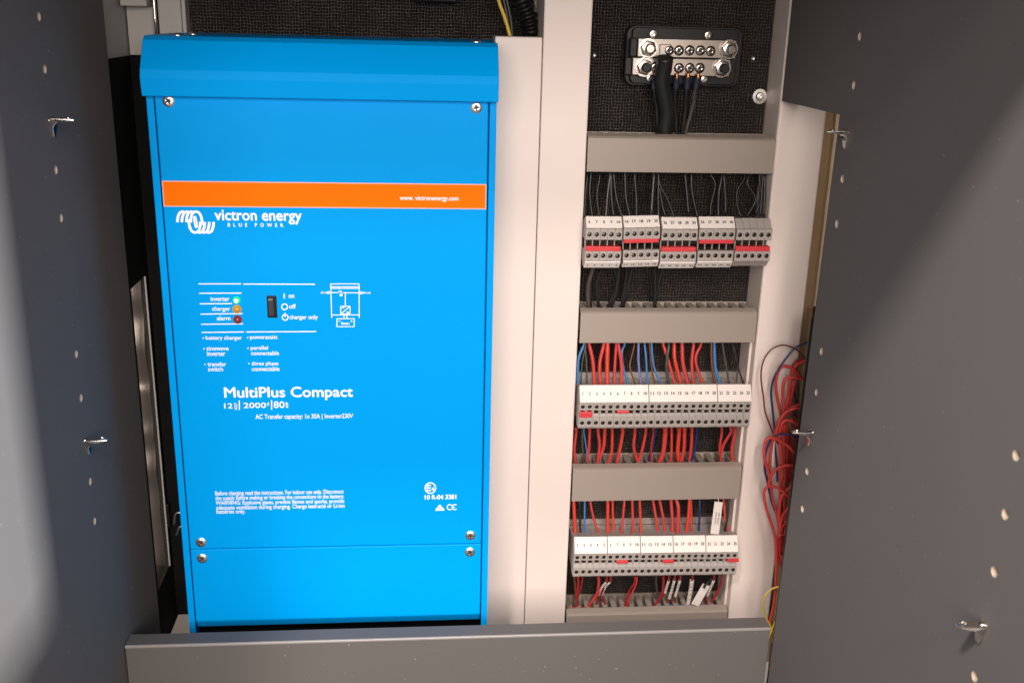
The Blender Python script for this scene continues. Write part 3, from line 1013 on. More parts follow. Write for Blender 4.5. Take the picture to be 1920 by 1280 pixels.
def terminal_mesh(kind):
    """one terminal, x from 0 to its width, z relative to the strip's zero, y absolute."""
    w = PITCH - 0.00022
    bm = bmesh.new()

    def quadstrip(pts, inner=()):
        vs = [(bm.verts.new((0, y, z)), bm.verts.new((w, y, z))) for y, z in pts]
        for k, (a, b) in enumerate(zip(vs, vs[1:])):
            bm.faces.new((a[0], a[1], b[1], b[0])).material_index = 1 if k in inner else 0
    if kind == 1:
        Z = dict(mt=0.0225, mb=0.0143, f1=0.0136, g1=0.0045, g2=-0.0050, f2=-0.0134, lb=-0.0200)
        add_face_with_hole(bm, 0, w, Z['g1'], Z['f1'], YT, 0.0020, 0.008, 0.0090)
        add_face_with_hole(bm, 0, w, Z['f2'], Z['g2'], YT, 0.0020, 0.008, -0.0090)
        top = [(YT, Z['f1']), (YT + 0.0022, Z['f1'] + 0.0006), (YT + 0.0085, Z['mt'] - 0.001), (YT + 0.011, Z['mt'] - 0.0014), (YT + 0.013, Z['mt'] - 0.004), (YT + 0.030, Z['mt'] - 0.005), (YT + 0.040, Z['mt'] - 0.006)]
        mid = [(YT, Z['g1']), (YT + 0.0016, Z['g1'] - 0.0004), (YT + 0.024, Z['g1'] - 0.0006), (YT + 0.024, Z['g2'] + 0.0006), (YT + 0.0016, Z['g2'] + 0.0004), (YT, Z['g2'])]
        bot = [(YT, Z['f2']), (YT + 0.0020, Z['f2'] - 0.0005), (YT + 0.0075, Z['lb'] + 0.0006), (YT + 0.010, Z['lb'] + 0.0006), (YT + 0.012, Z['lb'] + 0.004), (YT + 0.040, Z['lb'] + 0.005)]
    else:
        Z = dict(mt=0.0165, f1=0.0010, g1=-0.0042, g2=-0.0105, f2=-0.0202)
        add_face_with_hole(bm, 0, w, Z['g1'], 0.0030, YT, 0.0018, 0.008, -0.0010)
        add_face_with_hole(bm, 0, w, Z['f2'], Z['g2'] - 0.0012, YT, 0.0019, 0.008, -0.0160)
        top = [(YT, 0.0030), (YT + 0.0016, 0.0036), (YT + 0.0082, Z['mt'] - 0.0012), (YT + 0.0105, Z['mt'] - 0.0014), (YT + 0.0120, Z['mt'] - 0.004), (YT + 0.030, Z['mt'] - 0.005), (YT + 0.040, Z['mt'] - 0.006)]
        mid = [(YT, Z['g1']), (YT + 0.0014, Z['g1'] - 0.0003), (YT + 0.0200, Z['g1'] - 0.0005), (YT + 0.0200, Z['g1'] - 0.0036), (YT + 0.0022, Z['g1'] - 0.0038), (YT + 0.0014, Z['g2'] + 0.0004), (YT, Z['g2'] - 0.0012)]
        bot = [(YT, Z['f2']), (YT + 0.0015, Z['f2'] - 0.0016), (YT + 0.012, Z['f2'] - 0.0018), (YT + 0.014, Z['f2'] + 0.003), (YT + 0.040, Z['f2'] + 0.004)]
    quadstrip(top)
    quadstrip(mid, (1, 2, 3) if kind == 1 else (2, 3))  # inner channel faces take the painted shade
    quadstrip(bot)
    # side cheeks
    outline = top[::-1] + mid + bot
    seen, pts = set(), []
    for p in outline:
        if p not in seen:
            seen.add(p)
            pts.append(p)
    for x in (0, w):
        bm.faces.new([bm.verts.new((x, y, z)) for y, z in pts])
    # web between slots of the bridge channel
    if kind == 1:
        add_box(bm, 0.0, 0.0007, YT + 0.0030, YT + 0.0060, -0.0046, 0.0041)
    else:
        add_box(bm, 0.0, 0.0009, YT + 0.0006, YT + 0.0190, -0.0080, -0.0046)
        add_box(bm, w - 0.0009, w, YT + 0.0006, YT + 0.0190, -0.0080, -0.0046)
    bmesh.ops.remove_doubles(bm, verts=bm.verts, dist=1e-6)
    bmesh.ops.recalc_face_normals(bm, faces=bm.faces)
    me = bpy.data.meshes.new('terminal')
    bm.to_mesh(me)
    bm.free()
    me.materials.append(MATS['terminal_grey'])
    me.materials.append(MATS['hole_shade'])
    return me


bm = bmesh.new()
add_lathe(bm, [(0, 0.0004), (0.0013, 0.0004), (0.0016, 0.0)], (0, 0, 0), (0, -1, 0), 10)
add_box(bm, -0.0014, 0.0014, -0.00055, -0.0002, -0.00022, 0.00022, 1)
bmesh.ops.recalc_face_normals(bm, faces=bm.faces)
screw_me = bpy.data.meshes.new('clamp_screw')
bm.to_mesh(screw_me)
bm.free()
screw_me.materials.append(MATS['brushed_steel'])
screw_me.materials.append(MATS['ink'])
screw_me.polygons.foreach_set('use_smooth', [False] * len(screw_me.polygons))
TM = {1: terminal_mesh(1), 2: terminal_mesh(2)}


def strip(kind, xa, za, slope, groups, label, name_group='terminal strips'):
    """groups: list of (count, gap_before, dz, roll)"""
    t = empty('terminal_strip', (xa, YB, za))
    tag(t, label, 'terminal strip', name_group)
    n = sum(g[0] for g in groups)
    frames = []                                   # per terminal: matrix (world) with origin at its lower-left zero
    x = xa
    for (cnt, gap, dz, roll) in groups:
        x += gap
        base = Matrix.Translation((x, 0, za + slope * (x - xa) + dz)) @ Matrix.Rotation(-roll, 4, 'Y')
        for k in range(cnt):
            frames.append(base @ Matrix.Translation((PITCH * k, random.uniform(-0.00015, 0.00015), random.uniform(-0.00012, 0.00012))))
        x += cnt * PITCH
    for mt in frames:
        o = link('terminal', TM[kind], t)
        o.matrix_basis = mt
        for cz in ((0.0090, -0.0090) if kind == 1 else (-0.0010, -0.0160)):
            s = link('clamp_screw', screw_me, o)
            s.matrix_parent_inverse = Matrix.Identity(4)
            s.matrix_basis = Matrix.Translation((PITCH / 2 - 0.0001, YT + 0.0042, cz)) @ Matrix.Rotation(random.uniform(0, 3), 4, 'Y')
    box('rail', xa - 0.001, min(x + 0.001, 0.3650), YB - 0.009, YB - 0.0004, za - 0.0175, za + 0.0165, 'zinc', t)
    return t, frames, x


def marker(t, frames, i0, i1, kind, lower=False, nums=(), reds=()):
    """white marker strip over terminals i0..i1 with its numbers"""
    w = PITCH * (i1 - i0 + 1) - 0.0007
    if kind == 1 and not lower:
        a, b = Vector((0, YT - 0.0006, 0.0146)), Vector((0, YT + 0.0066, 0.0228))
    elif kind == 1:
        a, b = Vector((0, YT + 0.0056, -0.0202)), Vector((0, YT - 0.0006, -0.0142))
    else:
        a, b = Vector((0, YT - 0.0006, 0.0032)), Vector((0, YT + 0.0064, 0.0168))
    up = b - a
    nrm = Vector((0, -up.z, up.y)).normalized()
    if nrm.y > 0:
        nrm = -nrm
    M = frames[i0]
    bm = bmesh.new()
    vs = []
    for dn in (-0.0009, 0.0004):
        for xx, s in ((0.0002, 0), (0.0002 + w, 0), (0.0002 + w, 1), (0.0002, 1)):
            vs.append(bm.verts.new(M @ (Vector((xx, 0, 0)) + a + up * s + nrm * dn)))
    for q in ((0, 1, 2, 3), (4, 5, 6, 7), (0, 1, 5, 4), (1, 2, 6, 5), (2, 3, 7, 6), (3, 0, 4, 7)):
        bm.faces.new([vs[i] for i in q])
    o = finish(bm, 'marker', 'marker_white', t, bevel=0.00025)
    for k, nm in enumerate(nums):
        me = glyphs(str(nm), 0.035)
        h = 0.0027 if kind == 1 else 0.0029
        wd = 0.0014 if len(str(nm)) == 1 else 0.0031
        if str(nm) == '1':
            wd = 0.0006
        cx = PITCH * (k + 0.5) - 0.0002
        mid = 0.50
        up1 = up.normalized()
        if lower:
            h *= 0.8
        c0 = Vector((cx - wd / 2, 0, 0)) + a + up * mid - up1 * (h / 2) + nrm * 0.00052
        fit_text(me, c0, Vector((wd, 0, 0)), up1 * h)
        for v in me.vertices:
            v.co = M @ v.co
        me.materials.append(MATS['red_ink' if nm in reds else 'ink'])
        link('number', me, o)
    return o


def bridge(t, frames, i0, n, z, y=0.0008, h=0.0032, name='bridge', dx=0.0):
    M = frames[i0]
    bm = bmesh.new()
    vs = add_box(bm, 0.0004 + dx, PITCH * n - 0.0009 + dx, YT - y, YT + 0.0060, z - h / 2, z + h / 2)
    for v in vs:
        v.co = M @ v.co
    return finish(bm, name, 'bridge_red', t, bevel=0.0005)


# strip of five blocks with red bridges
z1 = zrow(1100, 459.5, YT)
x1 = P(1097.5, 459, YT).x
S1, F1, _ = strip(1, x1, z1, 0.004, [(5, 0, 0, 0.0), (5, 0.00115, 0.0004, 0.030), (5, 0.00115, -0.0005, 0.004), (5, 0.0011, 0.0001, 0.006), (5, 0.0011, 0.0, 0.0)],
                  'terminal strip of five grey blocks each with a long red bridge, below the first duct')
for g, st in enumerate((6, 16, 26, 36)):
    marker(S1, F1, 5 * g, 5 * g + 4, 1, False, range(st, st + 5))
for g, st in enumerate((1, 11, 21, 31)):
    marker(S1, F1, 5 * g, 5 * g + 4, 1, True, range(st, st + 5))
for g, (z, h) in enumerate(((-0.0030, 0.0040), (0.0030, 0.0034), (-0.0030, 0.0040), (0.0030, 0.0034), (-0.0028, 0.0042))):
    bridge(S1, F1, 5 * g, 5, z, h=h)
z2 = zrow(1090, 760.5, YT)
x2 = P(1086.5, 760, YT).x
S2, F2, _ = strip(2, x2, z2, 0.002, [(25, 0, 0, -0.001)], 'middle terminal strip numbered 1 to 25 between red and blue wires')
marker(S2, F2, 0, 9, 2, nums=range(1, 11))
marker(S2, F2, 10, 19, 2, nums=range(11, 21))
marker(S2, F2, 20, 24, 2, nums=range(21, 26))
bridge(S2, F2, 0, 2, -0.0082, 0.0012, 0.0052)
bridge(S2, F2, 5, 2, -0.0056, 0.0012, 0.0026, dx=0.002)
z3 = zrow(1080, 1042.5, YT)
x3 = P(1076.5, 1045, YT).x
S3, F3, _ = strip(2, x3, z3, -0.012, [(25, 0, 0, -0.010)], 'lowest terminal strip with five marker tabs and three short red bridges')
F3w = F3
for g in range(5):
    marker(S3, F3, 5 * g, 5 * g + 4, 2, nums=range(5 * g + 1, 5 * g + 6), reds=(18, 22))
for i in (6, 13, 23):
    bridge(S3, F3, i, 2, -0.0058, 0.0014, 0.0030, dx=0.002)

# ================================================================ wires
def terminal_at(frames, px, py):
    x = P(px, py, 0.06).x
    best = min(range(len(frames)), key=lambda i: abs(frames[i].translation.x + PITCH / 2 - x))
    return best


COLS = dict(R='wire_red', O='wire_red_bright', D='wire_dark_red', K='wire_black', G='wire_grey', B='wire_blue', N='wire_navy', V='wire_violet', W='wire_white', T='wire_brown', E='wire_green',
            M='wire_maroon', Y='wire_yellow')
CNAME = dict(R='red', O='orange red', D='dark red', K='black', G='grey', B='blue', N='navy', V='pale violet', W='white', T='brown', E='dark green', M='maroon', Y='yellow')


USED = {}


def gap_wires(rows, org, Y, frames, end, where, group, ext0, ext1, numbering):
    for row in rows:
        c, w, pts = row[0], row[1], row[2:]
        pp = [(org[0] + x * 0.2187, org[1] + y * 0.2187) for x, y in pts]
        a, b = pp[0], pp[-1]
        pp = [(a[0] + (a[0] - pp[1][0]) * 0.05, a[1] - ext0)] + pp + [(b[0] + (b[0] - pp[-2][0]) * 0.05, b[1] + ext1)]
        r = max(0.0007, w * (1.75 if c in 'KG' else 1.18) * 0.2187 * 0.000465 / 2)
        dy = random.uniform(-0.0025, 0.0025)
        r *= random.uniform(0.93, 1.07)
        pp = [pp[0]] + [(x + random.uniform(-0.5, 0.5), y) for x, y in pp[1:-1]] + [pp[-1]]
        o = tube('wire', world_path(pp, (Y[0] + dy, Y[1] + dy)), r, COLS[c])
        i = terminal_at(frames, *(pp[-1] if end == 1 else pp[0]))
        lab = ('thin ' if w < 15 else 'thick ' if w >= 30 else '') + CNAME[c] + ' wire ' + where % numbering(i)
        lean = pts[-1][0] - pts[0][0]
        wig = max(p[0] for p in pts) - min(p[0] for p in pts) - abs(lean)
        how = 'curling' if wig > 60 else 'bowed' if wig > 25 else 'straight' if abs(lean) < 13 else 'slanting'
        for alt in (lab, how + ' ' + lab, ('narrow ' if w < 17 else 'stout ') + how + ' ' + lab):
            if alt not in USED:
                break
        USED[alt] = 1
        tag(o, alt, 'wire', group)


ONES = 'zero one two three four five six seven eight nine ten eleven twelve thirteen fourteen fifteen sixteen seventeen eighteen nineteen'.split()


def word(n):
    if n < 20:
        return ONES[n]
    return ['twenty', 'thirty', 'forty'][n // 10 - 2] + ('-' + ONES[n % 10] if n % 10 else '')


def num1(i):
    g = i // 5
    return 'printed number ' + word((6, 16, 26, 36)[g] + i % 5) if g < 4 else 'its unmarked end block'


def num1b(i):
    g = i // 5
    return 'printed number ' + word((1, 11, 21, 31)[g] + i % 5) if g < 4 else 'its unmarked end block'


num25 = lambda i: 'printed number ' + word(i + 1)

gapA = [('K', 12, (95, 440), (78, 600), (75, 750)), ('K', 12, (130, 400), (118, 560), (138, 750)), ('K', 12, (200, 430), (178, 580), (195, 750)),
        ('G', 12, (293, 420), (268, 580), (258, 750)), ('K', 14, (300, 420), (300, 560), (320, 735)), ('K', 12, (325, 415), (345, 600), (395, 755)),
        ('K', 14, (420, 400), (430, 600), (460, 755)), ('K', 14, (505, 410), (515, 600), (520, 755)), ('G', 13, (668, 420), (655, 580), (645, 710)),
        ('K', 14, (708, 415), (705, 600), (710, 755)), ('K', 12, (712, 430), (725, 500), (790, 620), (835, 755)), ('K', 12, (712, 480), (740, 660), (768, 755)),
        ('K', 16, (935, 415), (950, 560), (965, 715)), ('K', 14, (990, 415), (995, 560), (1040, 755)), ('K', 10, (1155, 400), (1190, 460), (1185, 540), (1155, 660), (1155, 750)),
        ('K', 16, (1250, 415), (1225, 560), (1220, 750)), ('K', 16, (1272, 430), (1280, 600), (1282, 720)), ('K', 11, (1440, 440), (1380, 540), (1385, 680), (1418, 755)),
        ('K', 13, (1485, 405), (1470, 480), (1540, 610), (1470, 750)), ('K', 14, (1570, 410), (1580, 520), (1580, 620), (1545, 725)), ('K', 14, (1605, 410), (1592, 560), (1580, 730)), ('K', 14, (1620, 430), (1618, 560), (1610, 730))]
gap_wires(gapA, (1080, 240), (0.076, 0.066), F1, 1, 'dropping into the red bridged strip at %s', 'wires above the red bridged strip', 12, 5, num1)
gapB = [('G', 22, (235, 70), (195, 220), (200, 385)), ('K', 22, (215, 70), (212, 200), (208, 385)), ('K', 18, (310, 70), (265, 200), (285, 385)), ('K', 18, (420, 60), (440, 170), (370, 385)),
        ('K', 22, (460, 60), (440, 240), (395, 385)), ('K', 16, (530, 70), (510, 200), (485, 385)), ('K', 20, (570, 70), (530, 240), (495, 385)), ('K', 16, (770, 60), (768, 200), (765, 385)),
        ('K', 16, (830, 70), (790, 240), (770, 385))]
gap_wires(gapB, (1060, 490), (0.066, 0.078), F1, 0, 'leaving the underside of the red bridged strip at %s', 'wires below the red bridged strip', 9, 8, num1b)
gapC = [('B', 22, (160, 710), (110, 850), (110, 1070)), ('E', 10, (175, 730), (145, 880), (135, 1070)), ('G', 10, (170, 735), (180, 900), (185, 1070)), ('R', 28, (205, 715), (235, 860), (248, 1070)),
        ('R', 30, (330, 715), (295, 880), (300, 1070)), ('O', 34, (365, 715), (360, 900), (360, 1070)), ('R', 22, (435, 715), (425, 900), (420, 1070)), ('R', 28, (455, 710), (480, 880), (480, 1070)),
        ('B', 16, (510, 715), (485, 780), (500, 930), (545, 1070)), ('T', 14, (590, 735), (555, 860), (560, 930), (605, 1070)), ('V', 20, (625, 710), (630, 880), (650, 1070)),
        ('B', 16, (680, 715), (695, 860), (700, 1070)), ('T', 14, (725, 710), (740, 920), (770, 1060)), ('B', 18, (740, 710), (760, 900), (825, 1070)), ('E', 22, (885, 735), (870, 880), (885, 1070)),
        ('R', 24, (840, 710), (880, 840), (945, 1075)), ('O', 30, (935, 715), (940, 850), (1000, 1070)), ('R', 32, (1000, 715), (1010, 880), (1055, 1070)), ('R', 26, (1100, 715), (1085, 870), (1100, 1070)),
        ('R', 22, (1160, 715), (1115, 830), (1150, 980), (1190, 1070)), ('T', 18, (1255, 710), (1255, 880), (1285, 1070)), ('B', 24, (1278, 710), (1290, 920), (1335, 1070)),
        ('G', 11, (1350, 720), (1380, 900), (1405, 1060)), ('G', 10, (1440, 735), (1475, 900), (1465, 1060)), ('K', 9, (1440, 735), (1480, 900), (1530, 1060))]
gap_wires(gapC, (1060, 490), (0.076, 0.064), F2, 1, 'dropping into the middle strip at %s', 'wires above the middle strip', 12, 5, num25)
gapD = [('R', 22, (90, 560), (75, 700), (90, 825)), ('G', 10, (148, 560), (150, 700), (180, 810)), ('B', 10, (160, 560), (180, 700), (182, 790)), ('R', 22, (208, 560), (200, 720), (178, 820)),
        ('R', 24, (280, 560), (295, 660), (275, 815)), ('R', 26, (338, 560), (325, 690), (268, 820)), ('O', 22, (400, 560), (395, 720), (358, 820)), ('R', 30, (490, 560), (460, 720), (440, 820)),
        ('R', 26, (595, 560), (585, 680), (620, 810)), ('R', 22, (688, 560), (665, 680), (625, 815)), ('D', 16, (752, 560), (735, 680), (735, 815)), ('N', 18, (772, 560), (745, 680), (712, 805)),
        ('R', 36, (855, 560), (840, 720), (805, 810)), ('O', 20, (910, 560), (912, 720), (905, 810)), ('O', 32, (975, 560), (965, 700), (972, 810)), ('R', 30, (1022, 560), (1015, 700), (985, 810)),
        ('R', 26, (1085, 560), (1080, 680), (1058, 805)), ('N', 24, (1130, 565), (1110, 700), (1075, 805)), ('R', 22, (1340, 555), (1322, 680), (1335, 800)), ('R', 22, (1415, 555), (1350, 670), (1332, 800)),
        ('R', 26, (1455, 555), (1430, 680), (1428, 800))]
gap_wires(gapD, (1060, 690), (0.066, 0.078), F2, 0, 'leaving the underside of the middle strip at %s', 'wires below the middle strip', 10, 8, num25)
gapE = [('O', 26, (120, 100), (128, 280), (132, 410)), ('K', 10, (168, 110), (175, 300), (180, 415)), ('B', 16, (210, 100), (215, 280), (230, 405)), ('R', 18, (262, 100), (290, 230), (350, 420)),
        ('O', 26, (408, 90), (408, 250), (408, 400)), ('O', 20, (452, 90), (455, 280), (470, 420)), ('R', 20, (552, 90), (540, 230), (520, 420)), ('R', 24, (620, 85), (625, 240), (625, 395)),
        ('O', 20, (685, 85), (690, 240), (690, 405)), ('R', 24, (800, 80), (825, 240), (850, 405)), ('R', 24, (855, 80), (885, 240), (905, 410)), ('R', 26, (950, 75), (965, 240), (965, 395)),
        ('R', 28, (1000, 75), (1015, 160), (1005, 395)), ('O', 28, (1108, 75), (1100, 220), (1075, 400)), ('R', 18, (1125, 75), (1128, 220), (1125, 385)), ('N', 18, (1195, 75), (1200, 180), (1188, 380)),
        ('R', 18, (1400, 75), (1415, 220), (1455, 395)), ('K', 14, (1440, 85), (1435, 220), (1405, 390))]
gap_wires(gapE, (1050, 920), (0.076, 0.064), F3, 1, 'dropping into the lowest strip at %s', 'wires above the lowest strip', 12, 6, num25)
gapF = [('T', 16, (125, 780), (135, 900), (150, 985)), ('D', 20, (155, 785), (148, 900), (145, 985)), ('D', 14, (190, 785), (158, 910), (140, 985)), ('R', 22, (330, 785), (310, 890), (240, 990)),
        ('D', 16, (640, 780), (590, 860), (555, 985)), ('R', 16, (655, 785), (610, 890), (570, 985)), ('G', 12, (825, 775), (835, 900), (830, 985)), ('D', 22, (885, 775), (875, 880), (815, 985)),
        ('D', 20, (1385, 770), (1340, 880), (1300, 950))]
gap_wires(gapF, (1050, 920), (0.066, 0.078), F3, 0, 'leaving the underside of the lowest strip at %s', 'wires below the lowest strip', 10, 8, num25)
# wires with white printed sleeves
c9 = lambda x, y: (1050 + x * 0.2187, 920 + y * 0.2187)
SLEEVES = [([(395, 780), (355, 830), (330, 895)], [(322, 930), (315, 1000)], 20), ([(430, 780), (390, 820), (360, 890)], [(378, 940), (402, 1000)], 20),
           ([(930, 770), (918, 810), (900, 875)], [(868, 905), (815, 1000)], 26), ([(980, 765), (960, 840), (935, 925)], [(920, 945), (892, 1000)], 26),
           ([(1028, 765), (1010, 830), (988, 905)], [(985, 940), (985, 1005)], 26), ([(1132, 765), (1118, 860), (1095, 980)], [(1090, 1000), (1085, 1020)], 40),
           ([(1318, 765), (1290, 830), (1262, 900)], [(1240, 940), (1230, 1000)], 26)]
for k, (sl, tail, w) in enumerate(SLEEVES):
    full = [c9(*p) for p in [(sl[0][0] + 6, sl[0][1] - 45)] + sl + tail]
    Yr = (0.064, 0.078)
    wp = world_path(full, Yr)
    o = tube('sleeved_wire', wp, 0.0010, 'wire_dark_red')
    i = terminal_at(F3, *full[0])
    tag(o, 'dark red wire in a white printed sleeve under the lowest strip at printed number ' + word(i + 1), 'wire', 'sleeved wires below the lowest strip')
    r = w * 0.2187 * 0.00047 / 2
    sv = tube('sleeve', wp[1:1 + len(sl)], r, 'wire_white', o, 10, 6)
    # print on the sleeve: a row of short dark marks
    bm = bmesh.new()
    sp_ = catmull(wp[1:1 + len(sl)], 6)
    mid = sp_[3:-3]
    for j, p_ in enumerate(mid):
        if j % 2 == 0 and k not in (0,):
            d = (sp_[min(len(sp_) - 1, sp_.index(p_) + 1)] - p_)
            u = d.normalized()
            s_ = u.cross(Vector((0, 1, 0))).normalized()
            c = p_ + Vector((0, -r * 1.02, 0)) - s_ * r * 0.1
            vs = [bm.verts.new(c + s_ * a + u * b) for a, b in ((-r * 0.35, -0.0004), (r * 0.35, -0.0004), (r * 0.35, 0.0004), (-r * 0.35, 0.0004))]
            bm.faces.new(vs)
    if bm.faces:
        finish(bm, 'print', 'ink', sv)
    else:
        bm.free()


def paper_tag(corners, Y, label, lines, rot):
    """flat wire tag from four photo corners (tl,tr,br,bl)"""
    q = [P(*c9(*c), Y) for c in corners]
    n = (q[1] - q[0]).cross(q[3] - q[0]).normalized()
    if n.y > 0:
        n = -n
    bm = bmesh.new()
    A = [bm.verts.new(p + n * 0.0004) for p in q]
    B = [bm.verts.new(p - n * 0.0004) for p in q]
    bm.faces.new(A)
    bm.faces.new(B[::-1])
    for i in range(4):
        bm.faces.new((A[i], A[(i + 1) % 4], B[(i + 1) % 4], B[i]))
    o = finish(bm, 'wire_tag', 'marker_white', None, bevel=0.0002)
    tag(o, label, 'tag')
    for k, (s, u0, u1, v0, v1) in enumerate(lines):
        me = glyphs(s, 0.02)
        # text runs along the tag length
        tl, tr, br, bl = q
        pt = lambda u, v: (tl * (1 - u) + tr * u) * (1 - v) + (bl * (1 - u) + br * u) * v
        fit_text(me, pt(u0, v0) + n * 0.0005, pt(u0, v1) - pt(u0, v0), pt(u1, v0) - pt(u0, v0))
        me.materials.append(MATS['ink'])
        link('lettering', me, o)
    return o


tg = paper_tag([(1325, 90), (1395, 97), (1362, 375), (1288, 366)], 0.058, 'white printed wire tag hanging on a thread above the lowest strip', [('HH ETA4', 0.48, 0.30, 0.32, 0.68), ('HH ETA4', 0.80, 0.62, 0.32, 0.68)], True)
tube('thread', [P(*c9(1358, 60), 0.058), P(*c9(1358, 95), 0.058)], 0.0004, 'wire_white', tg, 5)
paper_tag([(1225, 790), (1285, 815), (1190, 985), (1125, 965)], 0.066, 'blank white wire tag leaning below the lowest strip', [], False)
o = tube('wire', world_path([c9(*p) for p in ((1300, 750), (1275, 780), (1250, 800), (1235, 830))], 0.062), 0.0012, 'wire_black')
tag(o, 'short black wire tied to the blank white tag', 'wire')

# wires inside the lowest ducts, seen through the slots
for k, (y0, y1, z, c, D) in enumerate(((0.072, 0.080, -0.040, 'B', 'lowest'), (0.084, 0.078, -0.043, 'R', 'lowest'), (0.080, 0.072, -0.046, 'D', 'lowest'),
                                       (0.074, 0.082, zrow(1230, 878, 0.06) - 0.008, 'R', 'third'), (0.084, 0.076, zrow(1230, 878, 0.06) - 0.010, 'D', 'third'),
                                       (0.078, 0.084, zrow(1250, 586, 0.06) - 0.008, 'R', 'second'))):
    pts = [(BX0 + 0.002 + (0.3625 - BX0 - 0.002) * i / 6, y0 + (y1 - y0) * i / 6 + 0.002 * math.sin(i * 1.7 + k), z + 0.0015 * math.sin(i * 2.1 + k)) for i in range(7)]
    o = tube('duct_wire', pts, 0.0016, COLS[c])
    tag(o, CNAME[c] + ' wire lying inside the ' + D + ' duct, glimpsed through its slots', 'wire', 'wires inside the ducts')

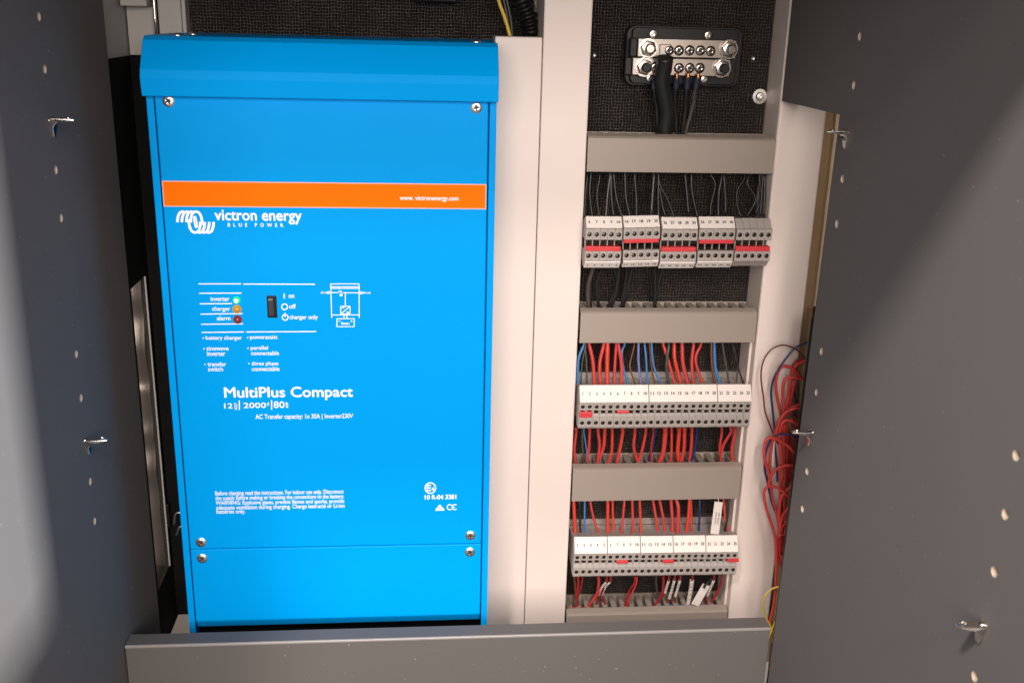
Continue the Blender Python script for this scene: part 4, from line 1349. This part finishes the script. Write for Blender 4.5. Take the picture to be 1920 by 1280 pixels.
# ================================================================ loom of wires in front of the right column
c10 = lambda x, y: (1400 + x * 0.23447, 600 + y * 0.23447)
c11 = lambda x, y: (1400 + x * 0.29674, 900 + y * 0.29674)
loom = [
    ('M', 1.1, 0.046, c10, [(475, 330), (450, 285), (390, 230), (290, 200), (190, 240), (130, 340), (115, 460), (135, 620), (150, 740), (215, 910), (250, 990)], 'thin maroon wire in a wide loop beside the loom top'),
    ('N', 1.5, 0.042, c10, [(520, 165), (465, 185), (380, 230), (290, 340), (220, 460), (195, 580), (210, 740), (222, 880), (228, 960)], 'navy wire arching from the black trim along the edge of the loom'),
    ('R', 2.2, 0.046, c10, [(480, 480), (425, 450), (370, 390), (290, 370), (245, 430), (235, 550), (260, 700), (285, 800), (290, 900)], 'red wire making the topmost broad loop of the loom'),
    ('R', 2.3, 0.040, c10, [(480, 475), (420, 465), (340, 455), (295, 500), (288, 620), (300, 720), (272, 850), (270, 1050), (272, 1290)], 'red wire making the second loop from the loom top'),
    ('R', 2.5, 0.048, c10, [(500, 310), (440, 340), (390, 370), (352, 480), (330, 650), (312, 800), (300, 1000), (310, 1290)], 'thick red wire climbing out behind the black trim'),
    ('D', 2.0, 0.052, c10, [(480, 335), (435, 322), (388, 332), (362, 400), (345, 560), (330, 760), (335, 1000), (335, 1290)], 'dark red wire curling under the loom top'),
    ('R', 2.2, 0.036, c10, [(500, 655), (440, 670), (380, 690), (310, 740), (250, 830), (215, 940), (195, 1040), (182, 1160), (180, 1290)], 'red wire sweeping down from the trim over the middle of the loom'),
    ('R', 2.2, 0.033, c10, [(500, 700), (435, 702), (350, 715), (280, 770), (240, 880), (225, 960)], 'red wire just below the sweeping one in the loom'),
    ('R', 2.2, 0.034, c10, [(470, 870), (415, 840), (360, 805), (300, 805), (268, 860), (265, 960), (272, 1100), (275, 1290)], 'red wire bent over level with the peg above the loom waist'),
    ('R', 2.2, 0.030, c10, [(440, 1090), (390, 1060), (310, 990), (220, 945), (160, 950), (140, 1020), (145, 1120), (175, 1210), (192, 1290)], 'red wire in the loop that bulges below the peg'),
    ('R', 2.2, 0.030, c10, [(440, 1165), (380, 1160), (290, 1165), (215, 1210), (182, 1280), (180, 1330)], 'red wire turning over just above the lower bulging loop'),
    ('N', 1.5, 0.029, c10, [(440, 960), (405, 945), (330, 912), (250, 915), (232, 935)], 'navy wire lying across the loom under the peg'),
    ('N', 1.7, 0.040, c10, [(228, 900), (185, 972), (152, 1060), (145, 1190), (168, 1300), (200, 1450), (240, 1550)], 'navy wire on the outside of the lower loom'),
    ('N', 1.5, 0.044, c10, [(222, 950), (232, 1060), (242, 1180), (245, 1290)], 'navy wire beside the white wire in the loom'),
    ('W', 2.2, 0.042, c10, [(224, 930), (215, 1000), (210, 1100), (212, 1180)], 'short white wire in the middle of the loom'),
    ('R', 2.4, 0.050, c10, [(395, 470), (370, 560), (345, 700), (325, 900), (318, 1290)], 'straight red wire at the core of the loom'),
    ('D', 2.2, 0.052, c10, [(400, 760), (385, 900), (370, 1050), (345, 1290)], 'dark red wire close to the trim low in the loom'),
    ('E', 1.6, 0.054, c10, [(405, 480), (410, 620), (400, 760), (395, 900)], 'dark green wire deep in the loom beside the trim'),
    ('T', 1.6, 0.053, c10, [(378, 470), (395, 560), (410, 660), (405, 760)], 'brown wire deep in the upper loom'),
    ('N', 1.5, 0.053, c10, [(370, 540), (390, 640), (385, 740), (375, 860)], 'navy wire deep in the upper loom'),
    ('T', 1.8, 0.044, c10, [(430, 810), (390, 775), (350, 765), (315, 780), (305, 830)], 'brown wire bent over at the loom waist'),
    # lower part
    ('R', 2.0, 0.032, c11, [(310, 150), (280, 120), (230, 70), (160, 36), (122, 50), (110, 100), (130, 200), (168, 310), (183, 400), (185, 600), (175, 760), (145, 900), (138, 1000)], 'red wire in the lowest loop, hanging on down past the front board'),
    ('R', 2.2, 0.040, c11, [(140, -30), (150, 20), (162, 120), (192, 220), (205, 330), (210, 450), (232, 560), (232, 640), (222, 760)], 'red wire running through the tail of the loom'),
    ('R', 2.4, 0.036, c11, [(310, 20), (280, 40), (228, 90), (205, 180), (208, 320), (215, 450), (235, 540)], 'red wire leaving the trim in the loom tail, uppermost'),
    ('R', 2.2, 0.034, c11, [(300, 150), (270, 170), (226, 230), (210, 330), (208, 440)], 'red wire leaving the trim in the loom tail, second down'),
    ('D', 2.2, 0.033, c11, [(290, 245), (260, 255), (226, 300), (212, 380), (215, 460)], 'dark red wire leaving the trim in the loom tail'),
    ('D', 2.0, 0.032, c11, [(280, 350), (250, 345), (205, 353), (190, 395), (200, 480), (225, 560)], 'dark red wire hooked round the loom tail'),
    ('O', 2.4, 0.046, c11, [(215, -20), (212, 150), (222, 300), (232, 450), (242, 560), (236, 660)], 'orange red wire straight down the loom tail'),
    ('R', 2.4, 0.048, c11, [(240, -20), (240, 150), (248, 300), (250, 450)], 'red wire nearest the trim in the loom tail'),
    ('Y', 1.3, 0.028, c11, [(262, 662), (230, 668), (160, 685), (110, 740), (100, 800), (130, 880), (190, 990), (205, 1030)], 'yellow wire in a round loop over the board end'),
    ('Y', 1.3, 0.026, c11, [(226, 760), (215, 795), (190, 870), (150, 965), (140, 1000)], 'straight yellow wire crossing the looped one'),
    ('G', 1.3, 0.050, c11, [(222, 640), (218, 740), (208, 860), (190, 960), (178, 1060), (150, 1160), (125, 1290)], 'grey wire below the loom tail, passing the board end'),
    ('D', 1.6, 0.045, c11, [(140, 1180), (155, 1220), (160, 1300)], 'dark red wire end low beside the board'),
]
for c, r, Y, cv, pts, lab in loom:
    o = tube('loom_wire', world_path([cv(*p) for p in pts], Y), r * 0.5e-3 * 1.26, COLS[c], n=6)
    tag(o, lab, 'wire', 'wires of the hanging loom')
o = box('loom_sleeve', P(1444, 1230, 0.050).x, P(1456, 1230, 0.050).x, 0.046, 0.054, P(1450, 1207, 0.05).z - 0.06, P(1450, 1207, 0.05).z, 'black_plastic', bevel=0.002)
tag(o, 'black sleeve swallowing the wires below the loom', 'sleeve')
